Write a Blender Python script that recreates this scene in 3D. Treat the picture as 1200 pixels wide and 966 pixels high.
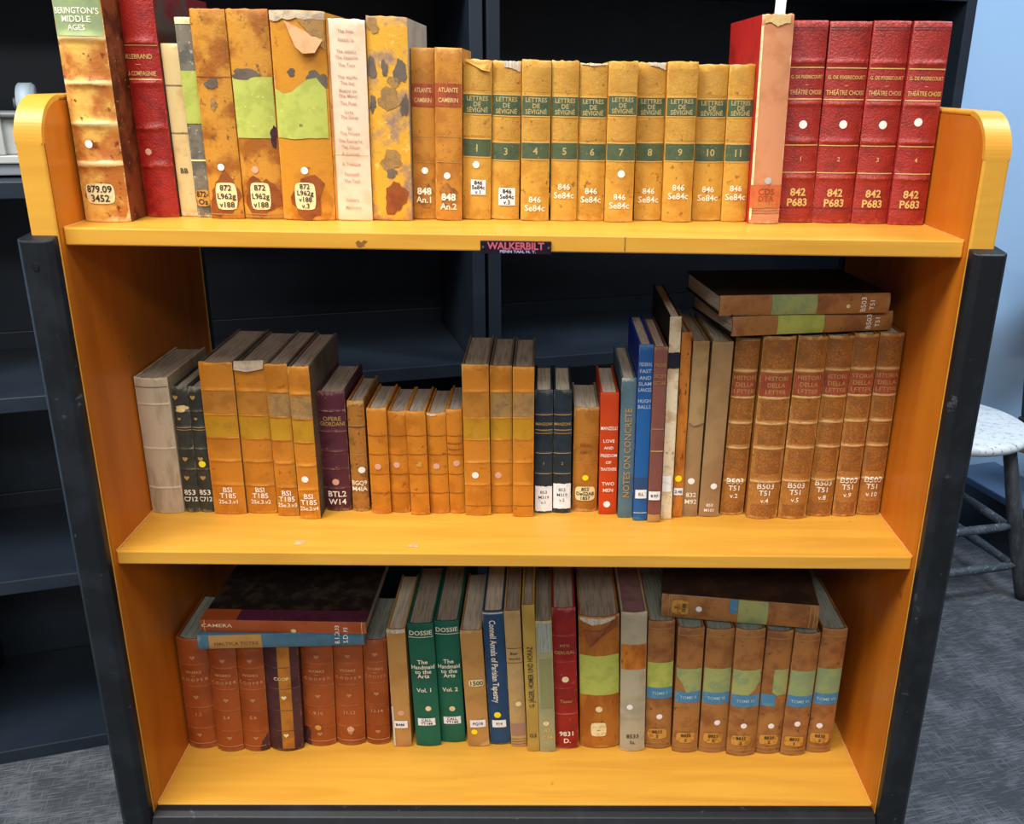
import bpy, bmesh, math, random
from mathutils import Vector, Matrix
R = math.radians
PI = math.pi
scene = bpy.context.scene
for o in list(bpy.data.objects):
    bpy.data.objects.remove(o)
col = scene.collection
random.seed(7)

# ------------------------------------------------------------------ camera, light, exposure
FPX = 1061.965
PPX, PPY = 657.081, 463.662
CAM = Vector((0.02557, -0.90783, 0.86625))
YAW, PITCH, ROLL = 0.02162, 0.33781, 0.01826
_f = Vector((math.sin(YAW)*math.cos(PITCH), math.cos(YAW)*math.cos(PITCH), -math.sin(PITCH)))
_r0 = Vector((math.cos(YAW), -math.sin(YAW), 0))
_u0 = _r0.cross(_f)
CR = _r0*math.cos(ROLL) + _u0*math.sin(ROLL)
CU = -_r0*math.sin(ROLL) + _u0*math.cos(ROLL)
CF = _f
cd = bpy.data.cameras.new('camera')
cam = bpy.data.objects.new('camera', cd)
col.objects.link(cam)
cd.sensor_fit = 'HORIZONTAL'
cd.sensor_width = 36
cd.lens = FPX/1200*36
cd.shift_x = -(PPX-600)/1200
cd.shift_y = (PPY-483)/1200
cd.clip_start = 0.02
cd.clip_end = 50
m3 = Matrix((CR, CU, -CF)).transposed()
cam.matrix_world = Matrix.Translation(CAM) @ m3.to_4x4()
scene.camera = cam

w = bpy.data.worlds.new('world')
scene.world = w
w.use_nodes = True
w.node_tree.nodes['Background'].inputs[0].default_value = (0.90, 0.94, 1.0, 1)
w.node_tree.nodes['Background'].inputs[1].default_value = 0.15

def area(name, loc, target, size, sizey, power, color):
    l = bpy.data.lights.new(name, 'AREA')
    l.shape = 'RECTANGLE'
    l.size = size
    l.size_y = sizey
    l.energy = power
    l.color = color
    o = bpy.data.objects.new(name, l)
    col.objects.link(o)
    o.location = loc
    d = Vector(target) - Vector(loc)
    o.rotation_euler = d.to_track_quat('-Z', 'Y').to_euler()
    return o
area('ceiling_and_fill_light', (-1.10, -0.68, 2.25), (-1.10, -0.68, 0), 1.2, 0.7, 72, (1.0, 0.98, 0.94))
area('ceiling_and_fill_light', (0.15, -1.00, 2.25), (0.15, -1.00, 0), 1.0, 0.6, 28, (1.0, 0.98, 0.94))
area('ceiling_and_fill_light', (1.65, 0.15, 2.25), (1.65, 0.15, 0), 1.2, 0.6, 55, (0.80, 0.90, 1.0))
area('ceiling_and_fill_light', (0.0, -2.7, 2.25), (0.0, -2.7, 0), 2.2, 0.7, 75, (1.0, 0.98, 0.95))  # unseen fill lamp, added to lift the shaded book tops under the shelves
scene.view_settings.view_transform = 'Standard'
scene.view_settings.look = 'None'
scene.view_settings.exposure = -0.12
scene.view_settings.gamma = 1
scene.view_settings.use_curve_mapping = False

# ------------------------------------------------------------------ pixel rays and measured planes
def ray(u, v):
    return CF + CR*((u-PPX)/FPX) - CU*((v-PPY)/FPX)
def atz(u, v, z):
    d = ray(u, v)
    return CAM + d*((z-CAM.z)/d.z)
def aty(u, v, y):
    d = ray(u, v)
    return CAM + d*((y-CAM.y)/d.y)

ZT, ZM, ZB = 0.71732, 0.35648, 0.0     # tops of the three shelves
DEP = 0.3538
FLOOR = -0.27
HW = 0.45

# ------------------------------------------------------------------ materials
def lin(c):
    c = c/255
    return c/12.92 if c <= 0.04045 else ((c+0.055)/1.055)**2.4
def hx(h):
    h = h.lstrip('#')
    return tuple(lin(int(h[i:i+2], 16)) for i in (0, 2, 4)) + (1,)

MC = {}
def mat(name, c1, c2=None, scale=60, amt=0.5, rough=0.55, bump=0.15, wear=None, speck=None, speck_amt=0.3,
        stretch=(1, 1, 1), metal=0.0, spec=0.35, coat=0.0, crackle=None):
    if name in MC:
        return MC[name]
    m = bpy.data.materials.new(name)
    m.use_nodes = True
    nt = m.node_tree
    N, L = nt.nodes, nt.links
    b = N['Principled BSDF']
    b.inputs['Roughness'].default_value = rough
    b.inputs['Metallic'].default_value = metal
    b.inputs['Specular IOR Level'].default_value = spec
    b.inputs['Coat Weight'].default_value = coat
    b.inputs['Coat Roughness'].default_value = 0.25
    b.inputs['Base Color'].default_value = hx(c1)
    MC[name] = m
    if c2 is None and wear is None and speck is None:
        return m
    tc = N.new('ShaderNodeTexCoord')
    oi = N.new('ShaderNodeObjectInfo')
    mp = N.new('ShaderNodeMapping')
    mp.inputs['Scale'].default_value = stretch
    mul = N.new('ShaderNodeMath'); mul.operation = 'MULTIPLY'; mul.inputs[1].default_value = 37.0
    L.new(oi.outputs['Random'], mul.inputs[0])
    cmb = N.new('ShaderNodeCombineXYZ')
    for i in range(3):
        L.new(mul.outputs[0], cmb.inputs[i])
    L.new(tc.outputs['Object'], mp.inputs['Vector'])
    L.new(cmb.outputs[0], mp.inputs['Location'])
    def noise(s, det=4, ro=0.6):
        n = N.new('ShaderNodeTexNoise')
        n.inputs['Scale'].default_value = s
        n.inputs['Detail'].default_value = det
        n.inputs['Roughness'].default_value = ro
        L.new(mp.outputs[0], n.inputs['Vector'])
        return n.outputs['Fac']
    def ramp(src, a, bb):
        r = N.new('ShaderNodeMapRange')
        r.interpolation_type = 'SMOOTHSTEP'
        r.inputs[1].default_value = a
        r.inputs[2].default_value = bb
        L.new(src, r.inputs[0])
        return r.outputs[0]
    def mixc(fac, A, B):
        x = N.new('ShaderNodeMix'); x.data_type = 'RGBA'
        if isinstance(fac, float): x.inputs[0].default_value = fac
        else: L.new(fac, x.inputs[0])
        for s, k in ((A, 6), (B, 7)):
            if isinstance(s, tuple): x.inputs[k].default_value = s
            else: L.new(s, x.inputs[k])
        return x.outputs[2]
    cur = hx(c1)
    n1 = noise(scale)
    if c2:
        cur = mixc(ramp(n1, 0.62-amt*0.35, 0.68-amt*0.1), cur, hx(c2))
    if speck:
        n2 = noise(scale*4.5, 3)
        cur = mixc(ramp(n2, 0.66-speck_amt*0.3, 0.76-speck_amt*0.25), cur, hx(speck))
    if crackle:
        v = N.new('ShaderNodeTexVoronoi'); v.feature = 'DISTANCE_TO_EDGE'
        v.inputs['Scale'].default_value = 260
        L.new(mp.outputs[0], v.inputs['Vector'])
        cur = mixc(ramp(v.outputs['Distance'], 0.14, 0.02), cur, hx(crackle))
    if wear:
        at = N.new('ShaderNodeAttribute'); at.attribute_name = 'wear'
        ad = N.new('ShaderNodeMath'); ad.operation = 'ADD'
        n3 = noise(scale*2.2, 4, 0.7)
        L.new(at.outputs['Fac'], ad.inputs[0]); L.new(n3, ad.inputs[1])
        cur = mixc(ramp(ad.outputs[0], 0.80, 1.08), cur, hx(wear))
    if isinstance(cur, tuple): b.inputs['Base Color'].default_value = cur
    else: L.new(cur, b.inputs['Base Color'])
    if bump:
        bp = N.new('ShaderNodeBump')
        bp.inputs['Strength'].default_value = bump
        bp.inputs['Distance'].default_value = 0.002
        L.new(noise(scale*6, 3, 0.7), bp.inputs['Height'])
        L.new(bp.outputs[0], b.inputs['Normal'])
    return m

def wood_mat(name, c1, c2, rough=0.38):
    m = bpy.data.materials.new(name); m.use_nodes = True
    nt = m.node_tree; N, L = nt.nodes, nt.links
    b = N['Principled BSDF']
    b.inputs['Roughness'].default_value = rough
    b.inputs['Specular IOR Level'].default_value = 0.4
    tc = N.new('ShaderNodeTexCoord'); mp = N.new('ShaderNodeMapping')
    mp.inputs['Scale'].default_value = (3.0, 30, 30)
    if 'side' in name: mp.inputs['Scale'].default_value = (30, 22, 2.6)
    L.new(tc.outputs['Object'], mp.inputs[0])
    n = N.new('ShaderNodeTexNoise'); n.inputs['Scale'].default_value = 1.6; n.inputs['Detail'].default_value = 6
    n.inputs['Distortion'].default_value = 0.6
    L.new(mp.outputs[0], n.inputs['Vector'])
    mx = N.new('ShaderNodeMix'); mx.data_type = 'RGBA'
    mx.inputs[6].default_value = hx(c1); mx.inputs[7].default_value = hx(c2)
    rg = N.new('ShaderNodeMapRange'); rg.inputs[1].default_value = 0.35; rg.inputs[2].default_value = 0.75
    L.new(n.outputs['Fac'], rg.inputs[0]); L.new(rg.outputs[0], mx.inputs[0])
    # sparse dark nicks and scuffs
    n2 = N.new('ShaderNodeTexNoise'); n2.inputs['Scale'].default_value = 38; n2.inputs['Detail'].default_value = 2
    L.new(tc.outputs['Object'], n2.inputs['Vector'])
    r2 = N.new('ShaderNodeMapRange'); r2.inputs[1].default_value = 0.76; r2.inputs[2].default_value = 0.80
    r2.inputs[4].default_value = 0.45
    L.new(n2.outputs['Fac'], r2.inputs[0])
    m2 = N.new('ShaderNodeMix'); m2.data_type = 'RGBA'; m2.inputs[7].default_value = hx('#6a3a10')
    L.new(mx.outputs[2], m2.inputs[6]); L.new(r2.outputs[0], m2.inputs[0])
    L.new(m2.outputs[2], b.inputs['Base Color'])
    bp = N.new('ShaderNodeBump'); bp.inputs['Strength'].default_value = 0.08; bp.inputs['Distance'].default_value = 0.001
    L.new(n.outputs['Fac'], bp.inputs['Height']); L.new(bp.outputs[0], b.inputs['Normal'])
    return m
WOOD = wood_mat('varnished_birch', '#dda33c', '#cb8f30')
WOOD_SHADED = wood_mat('shaded_birch_side', '#c8741c', '#b56214')  # redder, darker copy of the birch; interior shade and bounce are in its colour
BLACKRUB = mat('black_rubber', '#15181c', '#1e2227', 14, 0.4, 0.45, 0.05, speck='#444a52', speck_amt=0.02, spec=0.35)
STEEL = mat('black_steel', '#1e2732', '#232d38', 6, 0.4, 0.38, 0.0, spec=0.5)
CHROME = mat('screw_metal', '#b8b8b8', rough=0.3, metal=1.0)
PLATE = mat('plate_enamel', '#1c1220', rough=0.35)
WALL = mat('blue_wall_paint', '#a9cdf2', '#a5c9ee', 3, 0.5, 0.6, 0.02)

# ------------------------------------------------------------------ object helpers
def link(name, bm, m, parent=None, smooth=False):
    me = bpy.data.meshes.new(name)
    bm.normal_update()
    bm.to_mesh(me); bm.free()
    if smooth:
        for p in me.polygons: p.use_smooth = True
    return linkme(name, me, m, parent)
def linkme(name, me, m, parent=None):
    if m is not None:
        me.materials.clear(); me.materials.append(m)
    o = bpy.data.objects.new(name, me)
    col.objects.link(o)
    if parent: o.parent = parent
    return o
def tag(o, label, cat, group=None, kind=None):
    if label: o['label'] = label
    if cat: o['category'] = cat
    if group: o['group'] = group
    if kind: o['kind'] = kind
    return o
def empty(name, loc=(0, 0, 0), rot=(0, 0, 0)):
    o = bpy.data.objects.new(name, None)
    col.objects.link(o)
    o.empty_display_size = 0.02
    o.location = loc; o.rotation_euler = rot
    return o
def bx(bm, x0, x1, y0, y1, z0, z1, bev=0):
    t = bmesh.new()
    v = [t.verts.new((x, y, z)) for x in (x0, x1) for y in (y0, y1) for z in (z0, z1)]
    for q in ((0, 1, 3, 2), (4, 6, 7, 5), (0, 4, 5, 1), (2, 3, 7, 6), (0, 2, 6, 4), (1, 5, 7, 3)):
        t.faces.new([v[i] for i in q])
    if bev:
        bmesh.ops.bevel(t, geom=list(t.edges), offset=bev, segments=2, profile=0.5, affect='EDGES')
    me = bpy.data.meshes.new('t'); t.to_mesh(me); t.free()
    bm.from_mesh(me); bpy.data.meshes.remove(me)
    return bm
def prism(bm, pts, axis, a0, a1, bev=0):
    """closed outline pts (2D) extruded along axis 'x','y','z' from a0 to a1"""
    t = bmesh.new()
    def P(p, a):
        return {'x': (a, p[0], p[1]), 'y': (p[0], a, p[1]), 'z': (p[0], p[1], a)}[axis]
    A = [t.verts.new(P(p, a0)) for p in pts]
    B = [t.verts.new(P(p, a1)) for p in pts]
    n = len(pts)
    t.faces.new(A); t.faces.new(B[::-1])
    for i in range(n):
        t.faces.new((A[i], B[i], B[(i+1) % n], A[(i+1) % n]))
    bmesh.ops.recalc_face_normals(t, faces=t.faces)
    if bev:
        bmesh.ops.bevel(t, geom=list(t.edges), offset=bev, segments=2, profile=0.5, affect='EDGES')
    me = bpy.data.meshes.new('t'); t.to_mesh(me); t.free()
    bm.from_mesh(me); bpy.data.meshes.remove(me)
    return bm
def tube(bm, p0, p1, r0, r1=None, n=16):
    r1 = r0 if r1 is None else r1
    p0, p1 = Vector(p0), Vector(p1)
    d = p1-p0
    mt = Matrix.Translation((p0+p1)/2) @ d.to_track_quat('Z', 'Y').to_matrix().to_4x4()
    bmesh.ops.create_cone(bm, cap_ends=True, segments=n, radius1=r0, radius2=r1, depth=d.length, matrix=mt)
    return bm
def lathe(bm, prof, n=32, c=(0, 0, 0)):
    rings = []
    for r, z in prof:
        rings.append([bm.verts.new((c[0]+r*math.cos(2*PI*i/n), c[1]+r*math.sin(2*PI*i/n), c[2]+z)) for i in range(n)])
    for a, b_ in zip(rings, rings[1:]):
        for i in range(n):
            bm.faces.new((a[i], a[(i+1) % n], b_[(i+1) % n], b_[i]))
    bm.faces.new(rings[0][::-1]); bm.faces.new(rings[-1])
    return bm

# ------------------------------------------------------------------ the setting
def floor_mat():
    m = bpy.data.materials.new('woven_carpet'); m.use_nodes = True
    nt = m.node_tree; N, L = nt.nodes, nt.links
    b = N['Principled BSDF']; b.inputs['Roughness'].default_value = 0.95
    b.inputs['Specular IOR Level'].default_value = 0.1
    tc = N.new('ShaderNodeTexCoord')
    outs = []
    for sc in ((34, 420, 1), (420, 34, 1)):
        m0 = N.new('ShaderNodeMapping'); m0.inputs['Rotation'].default_value = (0, 0, R(-14))
        mp = N.new('ShaderNodeMapping'); mp.inputs['Scale'].default_value = sc
        L.new(tc.outputs['Object'], m0.inputs[0]); L.new(m0.outputs[0], mp.inputs[0])
        n = N.new('ShaderNodeTexNoise'); n.inputs['Scale'].default_value = 1.0; n.inputs['Detail'].default_value = 2
        L.new(mp.outputs[0], n.inputs['Vector'])
        outs.append(n.outputs['Fac'])
    big = N.new('ShaderNodeTexNoise'); big.inputs['Scale'].default_value = 14; big.inputs['Detail'].default_value = 2
    L.new(tc.outputs['Object'], big.inputs['Vector'])
    mx = N.new('ShaderNodeMath'); mx.operation = 'MAXIMUM'
    dm = N.new('ShaderNodeMath'); dm.operation = 'MULTIPLY'; dm.inputs[1].default_value = 0.90
    L.new(outs[1], dm.inputs[0])
    L.new(outs[0], mx.inputs[0]); L.new(dm.outputs[0], mx.inputs[1])
    ad = N.new('ShaderNodeMath'); ad.operation = 'MULTIPLY_ADD'; ad.inputs[1].default_value = 0.5
    L.new(big.outputs['Fac'], ad.inputs[0]); L.new(mx.outputs[0], ad.inputs[2])
    rg = N.new('ShaderNodeMapRange'); rg.inputs[1].default_value = 0.68; rg.inputs[2].default_value = 1.0
    L.new(ad.outputs[0], rg.inputs[0])
    c = N.new('ShaderNodeMix'); c.data_type = 'RGBA'
    c.inputs[6].default_value = hx('#454a51'); c.inputs[7].default_value = hx('#73787f')
    L.new(rg.outputs[0], c.inputs[0]); L.new(c.outputs[2], b.inputs['Base Color'])
    bp = N.new('ShaderNodeBump'); bp.inputs['Strength'].default_value = 0.5; bp.inputs['Distance'].default_value = 0.002
    L.new(mx.outputs[0], bp.inputs['Height']); L.new(bp.outputs[0], b.inputs['Normal'])
    return m
link('floor', bx(bmesh.new(), -3, 4, -2.5, 3.5, FLOOR-0.02, FLOOR), floor_mat())['kind'] = 'structure'

BA = Vector((-0.90226, 0.36993, 0))            # front line of the black bookcases
BD = Vector((0.95660, 0.29142, 0)); BN = Vector((-0.29142, 0.95660, 0))
BROT = math.atan2(BD.y, BD.x)
wl = link('wall_back', bx(bmesh.new(), -2.2, 4.2, 0.34, 0.42, 0, 2.6), WALL)
wl.location = (BA.x, BA.y, FLOOR); wl.rotation_euler.z = BROT; wl['kind'] = 'structure'

def bookcase(s0, s1, label):
    t = empty('metal_bookcase', (BA + BD*s0) + Vector((0, 0, FLOOR)), (0, 0, BROT))
    tag(t, label, 'bookcase', 'black metal bookcases behind the book cart')
    W = s1-s0
    H = 2.2
    for x0 in (0, W-0.022):
        x1 = x0+0.022
        b = bmesh.new(); bx(b, x0, x1, 0, 0.31, 0, H, 0.002)
        link('upright', b, STEEL, t)
    link('back_panel', bx(bmesh.new(), 0.022, W-0.022, 0.300, 0.309, 0, H), STEEL, t)
    for z in (-0.246, 0.079, 0.390, 0.712, 1.034, 1.36, 1.69, 1.92):
        zz = z-FLOOR
        b = bmesh.new()
        bx(b, 0.0225, W-0.0225, 0.004, 0.299, zz-0.018, zz, 0.002)
        bx(b, 0.0225, W-0.0225, 0.001, 0.0065, zz-0.024, zz+0.0005, 0.0015)
        if z > -0.2:
            bx(b, 0.0225, W-0.0225, 0.294, 0.2995, zz-0.01, zz+0.03, 0.001)
        link('shelf', b, STEEL, t)
    return t
bookcase(-0.075, 0.866, 'black metal bookcase on the left holding the grey plastic device')
bookcase(0.872, 1.80, 'empty black metal bookcase on the right behind the red volumes')

# low black rail by the wall, behind the stool
t = empty('floor_rail', BA + BD*2.205 + Vector((0, 0, FLOOR)), (0, 0, BROT))
tag(t, 'long low black metal base on the floor behind the white stool', 'base')
link('rail_top', bx(bmesh.new(), 0, 0.145, -0.55, 0.30, 0.150, 0.170, 0.003), mat('blue_black_metal', '#4a6482', '#425a76', 8, 0.5, 0.35, 0), t)
link('rail_body', bx(bmesh.new(), 0.008, 0.137, -0.54, 0.29, 0, 0.150, 0.002), STEEL, t)

# ------------------------------------------------------------------ the book cart
cart = empty('book_cart', (0, 0, FLOOR))
tag(cart, 'yellow varnished wooden library book cart with three shelves and black corner guards', 'book cart')
cart_parts = []
def cpart(name, bm, m, parent=None, smooth=False):
    for v in bm.verts: v.co.z -= FLOOR
    o = link(name, bm, m, parent or cart, smooth)
    return o
EARZ = 0.842
for s in (-1, 1):
    y0, y1, r = -0.012, DEP, 0.045
    out = [(y0, -0.085), (y0, EARZ-r)]
    out += [(y0+r-r*math.cos(a), EARZ-r+r*math.sin(a)) for a in [PI/2*k/8 for k in range(1, 9)]]
    out += [(y1-r+r*math.sin(a), EARZ-r+r*math.cos(a)) for a in [PI/2*k/8 for k in range(0, 9)]]
    out += [(y1, -0.085)]
    def path(k):
        rr = r-k
        o_ = [(y0+k, -0.085), (y0+k, EARZ-r)]
        o_ += [(y0+r-rr*math.cos(a), EARZ-r+rr*math.sin(a)) for a in [PI/2*j/20 for j in range(1, 21)]]
        o_ += [(y1-r+rr*math.sin(a), EARZ-r+rr*math.cos(a)) for a in [PI/2*j/20 for j in range(0, 21)]]
        return o_+[(y1-k, -0.085)]
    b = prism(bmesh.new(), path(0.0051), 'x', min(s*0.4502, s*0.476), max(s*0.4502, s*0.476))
    sp = cpart('side_panel', b, WOOD_SHADED)
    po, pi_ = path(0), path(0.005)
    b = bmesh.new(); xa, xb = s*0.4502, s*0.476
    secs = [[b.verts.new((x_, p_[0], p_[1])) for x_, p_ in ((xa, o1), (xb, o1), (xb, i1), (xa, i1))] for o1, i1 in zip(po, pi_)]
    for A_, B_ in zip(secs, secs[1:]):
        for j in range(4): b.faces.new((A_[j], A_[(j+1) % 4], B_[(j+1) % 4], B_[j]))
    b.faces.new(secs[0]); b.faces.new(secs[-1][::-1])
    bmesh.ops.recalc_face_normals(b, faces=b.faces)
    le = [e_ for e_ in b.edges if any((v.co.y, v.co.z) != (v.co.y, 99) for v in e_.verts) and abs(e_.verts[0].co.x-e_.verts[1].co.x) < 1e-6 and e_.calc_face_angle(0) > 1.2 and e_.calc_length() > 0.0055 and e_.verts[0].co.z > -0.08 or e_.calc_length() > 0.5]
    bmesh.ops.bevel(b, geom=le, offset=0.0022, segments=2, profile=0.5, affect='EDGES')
    cpart('unshaded_edge', b, WOOD)  # strip added to keep the unshaded wood colour on the panel rim

for z, th in ((ZT, 0.0173), (ZM, 0.0165), (ZB, 0.018)):
    b = bx(bmesh.new(), -0.4500, 0.4500, 0, DEP-0.004, z-th, z, 0.0015)
    cpart('shelf', b, WOOD)
for z in (ZT, ZM, ZB):
    for s in (-1, 1):
        cpart('joint_seam', bx(bmesh.new(), min(s*0.4501, s*0.4486), max(s*0.4501, s*0.4486), 0.0005, DEP-0.005, z-0.0005, z+0.0010), mat('pale_seam', '#e3a55c', rough=0.5))
pm = aty(424, 290, 0)
bm = bmesh.new()
vs = [bm.verts.new((pm.x+x_*0.001, -0.0004, pm.z+0.004+z_*0.0008)) for x_, z_ in ((-5, -3), (-2, -5), (1, -3), (2, -4), (3, 0), (6, 3), (2, 4), (0, 1), (-3, 4), (-6, 1))]
bm.faces.new(vs[::-1]); cpart('scuff_mark', bm, mat('scuff_brown', '#7c5424', '#9a6c2c', 300, 0.5, 0.7))
pm = aty(732, 292, 0)
cpart('crack', bx(bmesh.new(), pm.x-0.0005, pm.x+0.0005, -0.0005, 0.0, ZT-0.0165, ZT-0.001), mat('scuff_brown', '#7c5424'))
def guard(s, ya, yb):
    # moulded rubber channel round the panel edge: front strip and outer cheek
    x0, x1, xi = 0.4500, 0.4850, 0.4765
    f = ya < 0
    pts = [(x0, ya+0.0165), (x0, ya+0.006), (x0+0.006, ya), (x1-0.006, ya), (x1, ya+0.006), (x1, ya+0.055), (xi, ya+0.055), (xi, ya+0.0165)]
    if not f:
        pts = [(x, yb-(y-ya)) for x, y in pts]
    pts = [(s*x, y) for x, y in pts]
    b = prism(bmesh.new(), pts, 'z', -0.09, ZT-0.003, 0.0015)
    for v in b.verts:                          # top face sloping down to the front
        if v.co.z > ZT-0.02 and f: v.co.z -= max(0, (0.0 - v.co.y))*0.22
    g = cpart('corner_guard', b, BLACKRUB)
    for z in ((ZT-0.034,) if s < 0 else ()) :
        if f:
            bm = bmesh.new()
            tube(bm, (s*0.4685, ya+0.001, z), (s*0.4685, ya-0.0008, z), 0.0045, 0.004, 14)
            cpart('screw', bm, mat('dark_screw', '#15171a', rough=0.4), g)
for s in (-1, 1):
    guard(s, -0.0275, 0); guard(s, 1, DEP+0.017)
pts = [(-0.0005, ZB-0.0008), (-0.010, ZB-0.0008), (-0.018, ZB-0.004), (-0.023, ZB-0.012), (-0.023, ZB-0.048), (-0.018, ZB-0.055), (-0.0005, ZB-0.055)]
rail = cpart('bumper_rail', prism(bmesh.new(), pts, 'x', -0.4495, 0.4495, 0.001), BLACKRUB, smooth=False)
bm = bmesh.new()
lathe(bm, [(0.012, 0), (0.012, 0.0006), (0.009, 0.0009)], 18)
for v in bm.verts: v.co = Vector((v.co.x*1.1+0.033, -0.0228-v.co.z, v.co.y*0.28+ZB-0.0165))
cpart('worn_spot', bm, mat('worn_rubber', '#7d8a96', '#a8b0b8', 80, 0.6, 0.4), rail)
pts = [(-y+DEP, z) for y, z in pts]
cpart('bumper_rail', prism(bmesh.new(), [(DEP-0.003-p, q) for p, q in [(0-0.0005, ZB-0.001), (-0.018, ZB-0.004), (-0.022, ZB-0.05), (-0.0005, ZB-0.05)]], 'x', -0.4495, 0.4495, 0.001), BLACKRUB)
cpart('under_frame', bx(bmesh.new(), -0.449, 0.449, 0.03, 0.32, -0.085, -0.062, 0.002), WOOD)
cpart('under_rail', bx(bx(bmesh.new(), -0.449, 0.449, 0.002, 0.028, -0.085, -0.0185), -0.449, 0.449, 0.322, 0.345, -0.085, -0.0185), WOOD)
for sx in (-0.40, 0.40):
    for y in (0.06, 0.29):
        b = bmesh.new()
        bx(b, sx-0.03, sx+0.03, y-0.03, y+0.03, -0.089, -0.0855)
        for k in (-1, 1): bx(b, sx+k*0.022-0.0015, sx+k*0.022+0.0015, y-0.018, y+0.018, -0.225, -0.089)
        c = cpart('caster', b, STEEL)
        w_ = bmesh.new(); tube(w_, (sx-0.016, y, -0.2195), (sx+0.016, y, -0.2195), 0.05, n=28)
        cpart('wheel', w_, BLACKRUB, c)

# ------------------------------------------------------------------ text
TXT = {}
def text_mesh(s, off=0.018):
    k = (s, off)
    if k in TXT: return TXT[k]
    c = bpy.data.curves.new('t', 'FONT')
    c.body = s; c.size = 1; c.resolution_u = 2; c.align_x = 'CENTER'; c.offset = off
    o = bpy.data.objects.new('t', c)
    col.objects.link(o)
    dg = bpy.context.evaluated_depsgraph_get()
    me = bpy.data.meshes.new_from_object(o.evaluated_get(dg))
    vs = [(v.co.x, v.co.y-0.34) for v in me.vertices]
    fs = [tuple(p.vertices) for p in me.polygons]
    bpy.data.objects.remove(o); bpy.data.curves.remove(c); bpy.data.meshes.remove(me)
    TXT[k] = (vs, fs)
    return TXT[k]

# name plate on the edge of the top shelf
pc = aty(604.5, 290, -0.001)
np_ = bmesh.new(); bx(np_, pc.x-0.0355, pc.x+0.0355, -0.0022, -0.0003, pc.z-0.0066, pc.z+0.0066, 0.0006)
plate = cpart('name_plate', np_, PLATE)
def flat_text(s, x, z, sx, sz, m, parent, off=0.03):
    vs, fs = text_mesh(s, off)
    wd = max(v[0] for v in vs)-min(v[0] for v in vs)
    me = bpy.data.meshes.new('lettering')
    me.from_pydata([(x+v[0]*sx/wd, -0.0026, z+v[1]*sz-FLOOR) for v in vs], [], fs)
    return linkme('lettering', me, m, parent)
PLR = mat('plate_red', '#c0586a', rough=0.4); PLS = mat('plate_silver', '#a7a4c4', rough=0.35)
flat_text('WALKERBILT', pc.x, pc.z+0.0016, 0.057, 0.0098, PLR, plate)
flat_text('PENN YAN, N. Y.', pc.x+0.002, pc.z-0.0040, 0.036, 0.0038, PLS, plate)
for k in (-1, 1):
    b = bmesh.new(); tube(b, (pc.x+k*0.0328, -0.0020, pc.z), (pc.x+k*0.0328, -0.0034, pc.z), 0.0015, 0.0011, 12)
    cpart('screw', b, CHROME, plate)
for (u, v, a, w_, h_) in ((352, 636, 0.2, 0.010, 0.006), (484, 640, 0.0, 0.012, 0.004)):
    p = atz(u, v, ZM)
    bm = bmesh.new()
    bmesh.ops.create_grid(bm, x_segments=3, y_segments=2, size=0.5)
    for q in bm.verts:
        q.co = Vector((p.x+q.co.x*w_+random.uniform(-.001, .001), p.y+q.co.y*h_*1.6+random.uniform(-.001, .001), ZM+0.0004))
    cpart('tape_scrap', bm, mat('pink_tape', '#d99a70', '#e8b894', 200, 0.5, 0.5))

# ------------------------------------------------------------------ books
INK = mat('black_ink', '#3a3128', rough=0.8); GOLD = mat('gilt', '#dcb870', rough=0.45, metal=0.15); LGOLD = mat('label_gilt', '#b3a26c', rough=0.5)
WINK = mat('white_ink', '#f4ead6', rough=0.7); DGOLD = mat('dull_gilt', '#b08c50', rough=0.5)
PAPER = mat('white_paper', '#eeeef0', '#dcdce0', 150, 0.3, 0.7, 0); CREAM = mat('cream_paper', '#ecd9a4', '#d8bd80', 150, 0.3, 0.7, 0.03)
TAN = mat('tan_paper', '#c9933f', '#a5701f', 150, 0.4, 0.7, 0.03)
DOTW = mat('white_sticker', '#f2ede6', rough=0.5); DOTY = mat('yellow_sticker', '#ffe21a', rough=0.5); DOTP = mat('pinkish_sticker', '#d9a285', rough=0.6)
GREENL = mat('green_title_leather', '#4c5c40', '#40533f', 90, 0.4, 0.55, 0.15, speck='#8a7a44', speck_amt=0.16)
REDL = mat('red_title_leather', '#a04a2e', '#8c3a26', 90, 0.4, 0.55, 0.15, speck='#b4783c', speck_amt=0.14)
LIME = mat('lime_paper', '#b4bb58', '#a5ae4e', 60, 0.5, 0.75, 0.05, speck='#c6c86c', speck_amt=0.12)
SAGE = mat('sage_paper', '#a3a866', '#8c9c68', 60, 0.5, 0.75, 0.05, speck='#b4b074', speck_amt=0.15)
AQUA = mat('faded_green_label', '#8a9c70', '#98a468', 60, 0.5, 0.75, 0.05)
BLUEP = mat('blue_paper', '#4a82a6', '#5f8ea4', 80, 0.4, 0.75, 0.03)
PAGE = mat('page_edges_dusty', '#a89c8c', '#8c8174', 40, 0.5, 0.95, 0.3, speck='#6c6054', speck_amt=0.15, stretch=(12, 0.6, 0.6), spec=0.1)
PAGEL = mat('page_edges_light', '#d6cbb6', '#b8ac98', 40, 0.5, 0.95, 0.3, stretch=(12, 0.6, 0.6), spec=0.1)
PAGEG = mat('page_edges_blue_grey', '#a3aa9c', '#868d82', 40, 0.5, 0.95, 0.3, stretch=(12, 0.6, 0.6), spec=0.1)

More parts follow.
